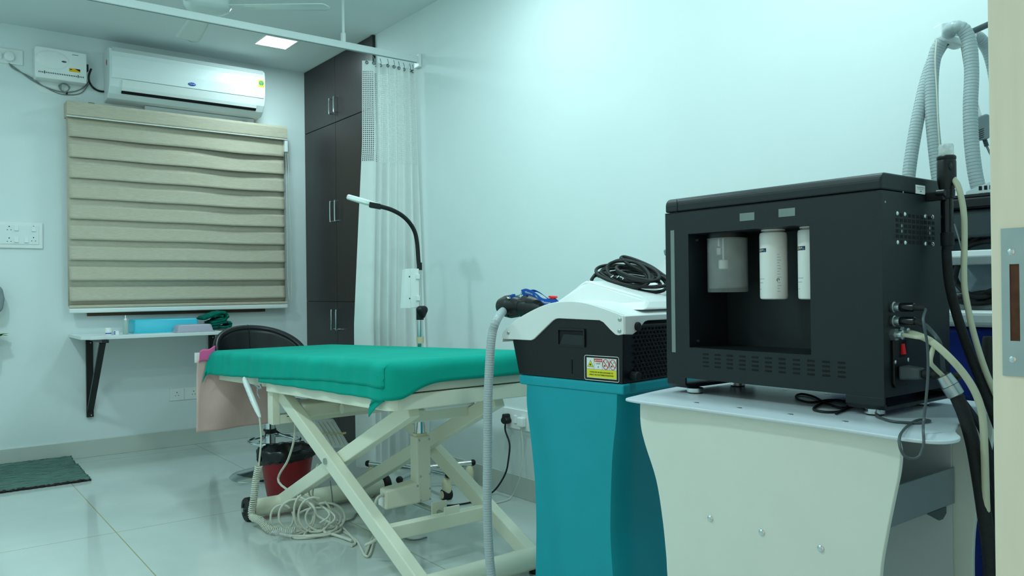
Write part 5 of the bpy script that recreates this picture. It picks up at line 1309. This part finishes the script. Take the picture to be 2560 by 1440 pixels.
MB().lathe((q.x, q.y, 1.128), (0, 0, 1), [(.008, 0), (.0085, .002), (.0085, .016), (.004, .02), (.004, .04)], 18).build('metal_valve', M['steel'], t)
q = V((jx-.005, jy+.008, 0)); MB().lathe((q.x, q.y, 1.094), (0, 0, 1), [(.009, 0), (.011, .002), (.011, .02), (.009, .022)], 18).build('white_float', M['white'], t)
MB().cyl((q.x, q.y, 1.114), (q.x, q.y, 1.166), .002, seg=8).build('float_rod', M['white'], t)
g = MB(); g.tube([onZ(px, py, Zt) for px, py in ((2200, 1040), (2160, 1020), (2120, 1005), (2075, 1000), (2030, 1006), (1998, 1000), (1990, 990), (2005, 985), (2035, 992), (2070, 1010), (2110, 1020), (2140, 1005), (2143, 993), (2130, 990), (2118, 997), (2122, 1012), (2105, 1027), (2070, 1030), (2040, 1026), (2035, 1020), (2055, 1008), (2090, 1000), (2120, 1008), (2118, 1018), (2090, 1034))], .0026, 8, n=8)
tag(g.build('thin_cable', M['rubber']), 'thin black cable tangled in loops on the trolley top under the machine', 'cable')

# ------------------------------------------------------------------ wand in its clip
wx_, wy_ = 1.672, .73
t = thing('spray_wand', 'black hand wand with a clear tip clipped to the side of the black machine', 'wand', (wx_, wy_, 1.12))
def wz(py): return onD(2370, py, 1.598).z
w0 = V((wx_, wy_, 0)); axw = V((.004, -.002, 1)).normalized()
MB().lathe((wx_, wy_, wz(398)), (0, 0, 1), [(.0135, 0), (.0140, .002), (.0140, .026), (.0128, .030), (.0095, .030), (.0095, .004)], 28).build('clear_tip', M['tip'], t)
MB().lathe((wx_, wy_, wz(470)), (0, 0, 1), [(.0105, -.022), (.0145, 0), (.0178, .02), (.0178, .052), (.0168, .056), (.0178, .0575), (.0178, .0625), (.0160, .065)], 30).build('wand_head', M['black'], t)
MB().lathe((wx_, wy_, wz(590)), (0, 0, 1), [(.0115, 0), (.0115, .066), (.0105, .08)], 24).build('wand_handle', M['blackgloss'], t)
MB().lathe((wx_, wy_, wz(626)), (0, 0, 1), [(.0085, 0), (.0105, .001), (.0105, .009), (.0125, .0095), (.0128, .034), (.0118, .036)], 24).build('wand_sleeve', M['rubber'], t)
MB().ball((wx_-.011, wy_-.0125, wz(418)), (.005, .003, .0085), 16, 10).build('thumb_button', M['blackgloss'], t)
g = MB(); g.tube([oD(2366, 624, 1.597), oD(2372, 700, 1.59), oD(2390, 780, 1.58), oD(2420, 870, 1.56), oD(2455, 960, 1.54), oD(2500, 1080, 1.52)], .0092, 14, n=8); g.build('braided_hose', M['braid'], t)
g = MB(); g.tube([oD(2383, 446, 1.59), oD(2397, 470, 1.57), oD(2409, 530, 1.56), oD(2411, 600, 1.555), oD(2410, 700, 1.55), oD(2418, 760, 1.545), oD(2436, 840, 1.54), oD(2465, 930, 1.53), oD(2500, 1010, 1.52)], .0058, 12); part_label(g.build('beige_tube', M['beige'], t), 'beige translucent tube')
cl_ = MB(); cl_.box((wx_-.026, wy_-.004, wz(490)-.009), (wx_-.008, Y0+.0, wz(490)+.008)); cl_.rings([(V((wx_, wy_, wz(497))), .0145), (V((wx_, wy_, wz(474))), .0155)], 24); cl_.cyl((wx_-.022, wy_-.007, wz(484)), (wx_-.022, wy_+.01, wz(484)), .007); cl_.build('wand_clip', M['black'], bm_, bevel=.001)
# sleeve bundle with metal ferrule
t = thing('umbilical_hose', 'black braided umbilical hose with a brushed metal ferrule beside the machine', 'hose', oD(2370, 950, 1.44))
a, b = oD(2358, 938, 1.44), oD(2392, 990, 1.43); d = (b-a)
MB().lathe(a, d, [(.0115, 0), (.0135, .001), (.0155, d.length*.48)], 28).build('ferrule', M['steel'], t)
MB().lathe(a+d*.5, d, [(.0155, 0), (.0148, d.length*.45), (.012, d.length*.5)], 28).build('ferrule_nut', M['steel'], t)
g = MB(); g.tube([b-d*.1, oD(2412, 1040, 1.42), oD(2432, 1110, 1.41), oD(2448, 1200, 1.40), oD(2460, 1280, 1.39), oD(2472, 1360, 1.385), oD(2480, 1440, 1.38), oD(2486, 1520, 1.38)], .0118, 16, n=8); g.build('braided_sleeve', M['braid'], t)
g = MB()
for px, py in ((2466, 1323), (2473, 1387)):
    c = oD(px, py, 1.388); g.rings([(c-V((0, 0, .0014)), .0128), (c+V((0, 0, .0014)), .0128)], 20)
g.build('cable_tie', M['rubber'], t)
t = thing('beige_tubing', 'pair of beige tubes running from the fittings of the black machine', 'tubing', V((1.51, Y0-.02, .955)))
f0 = V((1.503, Y0-.022, .957)); f1 = V((1.525, Y0-.022, .96))
MB().tube([f0, oD(2290, 842, 1.43), oD(2320, 846, 1.42), oD(2335, 858, 1.42), oD(2330, 880, 1.42), oD(2326, 905, 1.42), oD(2337, 920, 1.43), oD(2358, 940, 1.44)], .0042, 10).build('tube', M['beige'], t)
MB().tube([f1, oD(2300, 840, 1.45), oD(2330, 855, 1.42), oD(2370, 890, 1.40), oD(2410, 935, 1.39), oD(2440, 985, 1.385), oD(2456, 1040, 1.385), oD(2461, 1120, 1.385), oD(2465, 1250, 1.385), oD(2468, 1330, 1.385)], .0064, 12).build('tube', M['beige'], t)
# ------------------------------------------------------------------ blue machine in the right corner
bx0, bx1, by0, by1 = 2.06, 2.42, .55, 1.22
t = thing('blue_laser_machine', 'tall machine with deep blue cabinet and grey hood behind the trolley at the right', 'machine', ((bx0+bx1)/2, (by0+by1)/2, 0))
MB().box((bx0, by0, .06), (bx1, by1, .945)).build('cabinet', M['navy'], t, bevel=.012, bseg=3)
MB().box((bx0+.02, by0+.02, 0), (bx1-.02, by1-.02, .06)).build('plinth', M['dgray'], t)
MB().box((bx0-.015, by0-.01, .948), (bx1, by1+.01, .988)).build('ledge', M['grayw'], t, bevel=.012, bseg=3)
MB().box((bx0+.05, by0, .988), (bx1, by1, 1.03)).build('ledge_step', M['gray'], t, bevel=.004)
MB().box((bx0+.10, by0, 1.03), (bx1, by1, 1.165)).build('front_panel', mat('blue_grey_panel', (150, 172, 182), .4, vary=.02), t, bevel=.006)
MB().box((bx0+.02, by0, 1.167), (bx1, by1, 1.235)).build('hood', M['dgray'], t, bevel=.006)
MB().prism([(bx0+.095, .70, 1.10), (bx0+.02, .70, 1.10), (bx0+.0, .70, 1.118), (bx0+.005, .70, 1.135), (bx0+.095, .70, 1.128)], (0, .2, 0)).build('handle_shelf', M['grayw'], t, smooth=False, bevel=.003)
MB().box((bx0+.05, .865, 1.235), (bx0+.07, .885, 1.241)).build('red_button', M['redbright'], t)
t2 = thing('black_console', 'flat black device with a silver frame lying on top of the blue machine', 'device', (2.2, .85, 1.236))
MB().box((bx0+.0, .70, 1.2365), (bx0+.26, .93, 1.262)).build('device_body', M['black'], t2, bevel=.004)
MB().box((bx0+.01, .705, 1.2625), (bx0+.25, .925, 1.272)).build('device_lid', M['blackgloss'], t2, bevel=.003)
g = MB(); g.prism([(bx0+.03, .868, 1.272), (bx0+.03, .70, 1.273), (bx0+.03, .70, 1.312), (bx0+.03, .80, 1.303), (bx0+.03, .868, 1.282)], (.16, 0, 0)); g.build('silver_frame', M['steel'], t2, smooth=False, bevel=.002)
g = MB()
for k in range(4): g.box((bx0+.028, .795+k*.012, 1.281), (bx0+.031, .801+k*.012, 1.291))
g.build('frame_slots', M['hole'], t2, smooth=False)
# cables resting on the ledge
t = thing('cable_coil', 'black cables coiled on the ledge of the blue machine', 'cables', V((2.12, .85, .99)))
def oX(px, py, x=2.1): return onX(px, py, x)
for P in ([(2385, 700), (2402, 640), (2440, 595), (2490, 572), (2540, 565)], [(2386, 690), (2410, 625), (2450, 605), (2500, 602), (2550, 604)], [(2390, 640), (2384, 670), (2390, 702), (2410, 728), (2440, 742), (2490, 735), (2540, 720)],
          [(2405, 752), (2430, 750), (2460, 735), (2500, 722), (2540, 718)], [(2395, 752), (2430, 757), (2470, 755), (2510, 745), (2560, 740)], [(2390, 745), (2425, 738), (2470, 732), (2520, 735), (2560, 745)], [(2390, 770), (2396, 790), (2388, 806)]):
    MB().tube([oX(px, py, 2.085+.012*(i % 3)) for i, (px, py) in enumerate(P)], .0075, 10).build('cable_turn', M['rubber'], t)
g = MB(); g.tube([oX(2386, 560, 2.07), oX(2398, 600, 2.07), oX(2412, 655, 2.07), oX(2420, 690, 2.07), oX(2416, 712, 2.07), oX(2405, 735, 2.07)], .0018, 6); g.build('thin_cord', M['cableg'], t)
# steel and black post by the blue machine
t = thing('clamp_post', 'slim black post with a clear horizontal rod in front of the blue cabinet', 'post', onX(2475, 1000, 2.0))
q = onX(2475, 1000, 2.0)
MB().lathe((q.x, q.y, 0), (0, 0, 1), [(.06, 0), (.06, .012), (.02, .02), (.0195, .74), (.0215, .76), (.0215, .80), (.014, .925), (.012, .93)], 20).build('post', M['rubber'], t)
g = MB(); g.cyl((q.x-.005, q.y+.14, .778), (q.x-.005, q.y-.14, .776), .011, seg=12); g.box((q.x-.02, q.y-.01, .76), (q.x+.012, q.y+.035, .794)); g.build('clear_rod', M['clear'], t)

# ------------------------------------------------------------------ hose holder with hoses
D = 2.1
t = thing('hose_holder', 'grey rod with a white hose bracket reaching over the blue machine', 'holder', onD(2480, 60, D))
hc = onD(2362, 84, D)
b0, b1 = onD(2395, 95, D), onD(2500, 48, D)
rd = (b1-b0).normalized()
MB().cyl(b0-rd*.035, b1+rd*.16, .008, seg=14).build('rod', M['dgray'], t)
pe = b1+rd*.15; MB().cyl((pe.x, pe.y, 1.2), (pe.x, pe.y, pe.z+.01), .011, seg=14).build('rod_upright', M['dgray'], t)
MB().cyl(b0-rd*.012, b0+rd*.006, .012, seg=16).build('rod_ferrule', M['steel'], t)
P = [onD(px, py, D) for px, py in ((2342, 62), (2360, 60), (2362, 76), (2368, 92), (2396, 100), (2411, 108), (2408, 117), (2393, 120), (2352, 106), (2344, 98))]
MB().prism([p-FW*.022 for p in P], FW*.044).build('white_bracket', M['white_gloss'], t, bevel=.006, bseg=3)
def hose_thing(label, pts, r=.0165):
    g = MB(); g.hose([onD(*p) for p in pts], r, .0085, .95, 18)
    return tag(g.build('air_hose', M['hose'], None, ang=30), label, 'hose', 'pale grey hoses over the bracket')
hose_thing('pale grey hose falling farthest left behind the black machine', [(2262, 640, 2.06), (2266, 520, 2.07), (2274, 420, 2.08), (2290, 320, 2.09), (2308, 235, 2.10), (2326, 170, 2.11), (2348, 122, 2.12), (2372, 98, 2.13), (2392, 108, 2.15)])
hose_thing('pale grey hose hanging between the other two, behind the wand', [(2362, 640, 2.05), (2352, 500, 2.05), (2340, 400, 2.06), (2330, 290, 2.07), (2330, 190, 2.08), (2340, 130, 2.08), (2356, 100, 2.07)])
hose_thing('pale grey hose looping over the bracket and falling to the right of the wand', [(2372, 84, 2.075), (2376, 73, 2.06), (2392, 68, 2.045), (2410, 76, 2.04), (2424, 110, 2.035), (2429, 180, 2.03), (2426, 270, 2.02), (2429, 360, 2.01), (2441, 450, 2.0), (2462, 520, 1.99), (2490, 590, 1.98), (2530, 680, 1.97)], .0172)
hose_thing('short pale grey hose curving down into the door jamb at the far right', [(2428, 90, 2.18), (2446, 94, 2.19), (2466, 118, 2.2), (2480, 155, 2.2), (2492, 220, 2.2), (2505, 330, 2.2)])
t = thing('inline_adaptor', 'small grey power adaptor hanging on a thin cord beside the hoses', 'adaptor', onD(2458, 320, 2.06))
fr_ = [onD(px, py, 2.06) for px, py in ((2438, 294), (2462, 286), (2470, 291), (2479, 325), (2478, 338), (2465, 349), (2446, 352), (2438, 348))]
MB().prism([p-FW*.012 for p in fr_], FW*.026).build('adaptor_body', M['gray'], t, bevel=.004, bseg=3)
g = MB()
for k in range(5): g.bar(onD(2439, 329+k*5.2, 2.046), onD(2460, 321+k*5.2, 2.046), .001, .0016, FW)
g.build('adaptor_vents', M['hole'], t, smooth=False)
MB().tube([onD(2450, 288, 2.06), onD(2447, 270, 2.06), onD(2438, 240, 2.07), onD(2420, 190, 2.10), onD(2408, 140, 2.10), onD(2403, 104, 2.10)], .0016, 6).build('thin_cord', M['cablew'], t)
MB().tube([onD(2415, 205, 2.1), onD(2410, 160, 2.1), onD(2401, 104, 2.1)], .0016, 6).build('thin_cord', M['cablew'], t)
MB().lathe(onD(2452, 300, 2.06), onD(2446, 276, 2.06)-onD(2452, 300, 2.06), [(.005, 0), (.004, .03)], 12).build('upper_strain_relief', M['white'], t)
a, b = onD(2461, 347, 2.06), onD(2467, 366, 2.06); g = MB(); g.rings([(a.lerp(b, i/9), .0062 if i % 2 else .0048) for i in range(10)], 12); g.build('lower_strain_relief', M['dgray'], t)
MB().tube([b, onD(2476, 385, 2.06), onD(2490, 408, 2.06), onD(2510, 450, 2.06)], .003, 8).build('lower_cord', M['cableg'], t)
g = MB(); g.tube([onD(2342, 100, 2.03), onD(2338, 150, 2.02), onD(2342, 230, 2.01), onD(2346, 320, 2.0), onD(2352, 390, 2.0), onD(2358, 420, 2.0), onD(2366, 520, 2.02)], .0018, 6)
tag(g.build('hanging_cable', M['cablew']), 'thin white cord hanging down from the hose bracket in front of the hoses', 'cord')

# ------------------------------------------------------------------ sockets on the right wall
p0 = onX(1262, 1019, XR); 
zt1, zb1 = .447, .345
t = thing('wall_socket', 'white socket plate on the right wall beside the teal machine', 'wall socket', (XR, 3.15, zb1))
ya, yb = p0.y, p0.y-.26
MB().box((XR-.011, yb, zb1), (XR, ya, zt1)).build('plate', M['white'], t, bevel=.003)
for y in (ya-.105, ya-.225): MB().box((XR-.017, y-.012, .375), (XR-.01, y+.012, .415)).build('switch_rocker', M['white_gloss'], t, bevel=.002)
q = onX(1272, 1046, XR-.011)
t = thing('black_plug_cord', 'black plug and cord hanging from the right wall socket to the floor', 'plug cord', (q.x, q.y, 0))
g = MB(); g.prism([(q.x, q.y+.012, q.z+.026), (q.x, q.y-.012, q.z+.026), (q.x, q.y-.016, q.z+.008), (q.x, q.y-.026, q.z-.004), (q.x, q.y-.024, q.z-.018), (q.x, q.y-.008, q.z-.026), (q.x, q.y+.008, q.z-.026), (q.x, q.y+.024, q.z-.018), (q.x, q.y+.026, q.z-.004), (q.x, q.y+.016, q.z+.008)], (-.035, 0, 0)); g.build('plug', M['black'], t, bevel=.005)
MB().tube([V((q.x-.022, q.y, q.z-.02)), V((q.x-.022, q.y+.002, q.z-.06)), onX(1274, 1110, XR-.04), onX(1271, 1150, XR-.06), onX(1263, 1185, XR-.08), onZ(1240, 1222, .03), onZ(1215, 1240, .006), onZ(1180, 1255, .006), onZ(1130, 1263, .006), onZ(1085, 1263, .006)], .0045, 8).build('cord', M['rubber'], t)
q2 = V((XR-.011, ya-.17, .395))
t = thing('white_plug_cord', 'white plug with a pale cord at the right wall socket, half behind the teal machine', 'plug cord', (q2.x, q2.y, 0))
MB().box((q2.x-.03, q2.y-.022, q2.z-.028), (q2.x, q2.y+.02, q2.z+.02)).build('plug', M['white'], t, bevel=.006)
MB().tube([V((q2.x-.02, q2.y, q2.z-.025)), onX(1307, 1110, XR-.035), onX(1306, 1160, XR-.05), onX(1298, 1200, XR-.06), onZ(1280, 1240, .02), onZ(1262, 1252, .006), onZ(1230, 1258, .006), onZ(1200, 1256, .006)], .0032, 8).build('cord', M['cablew'], t)
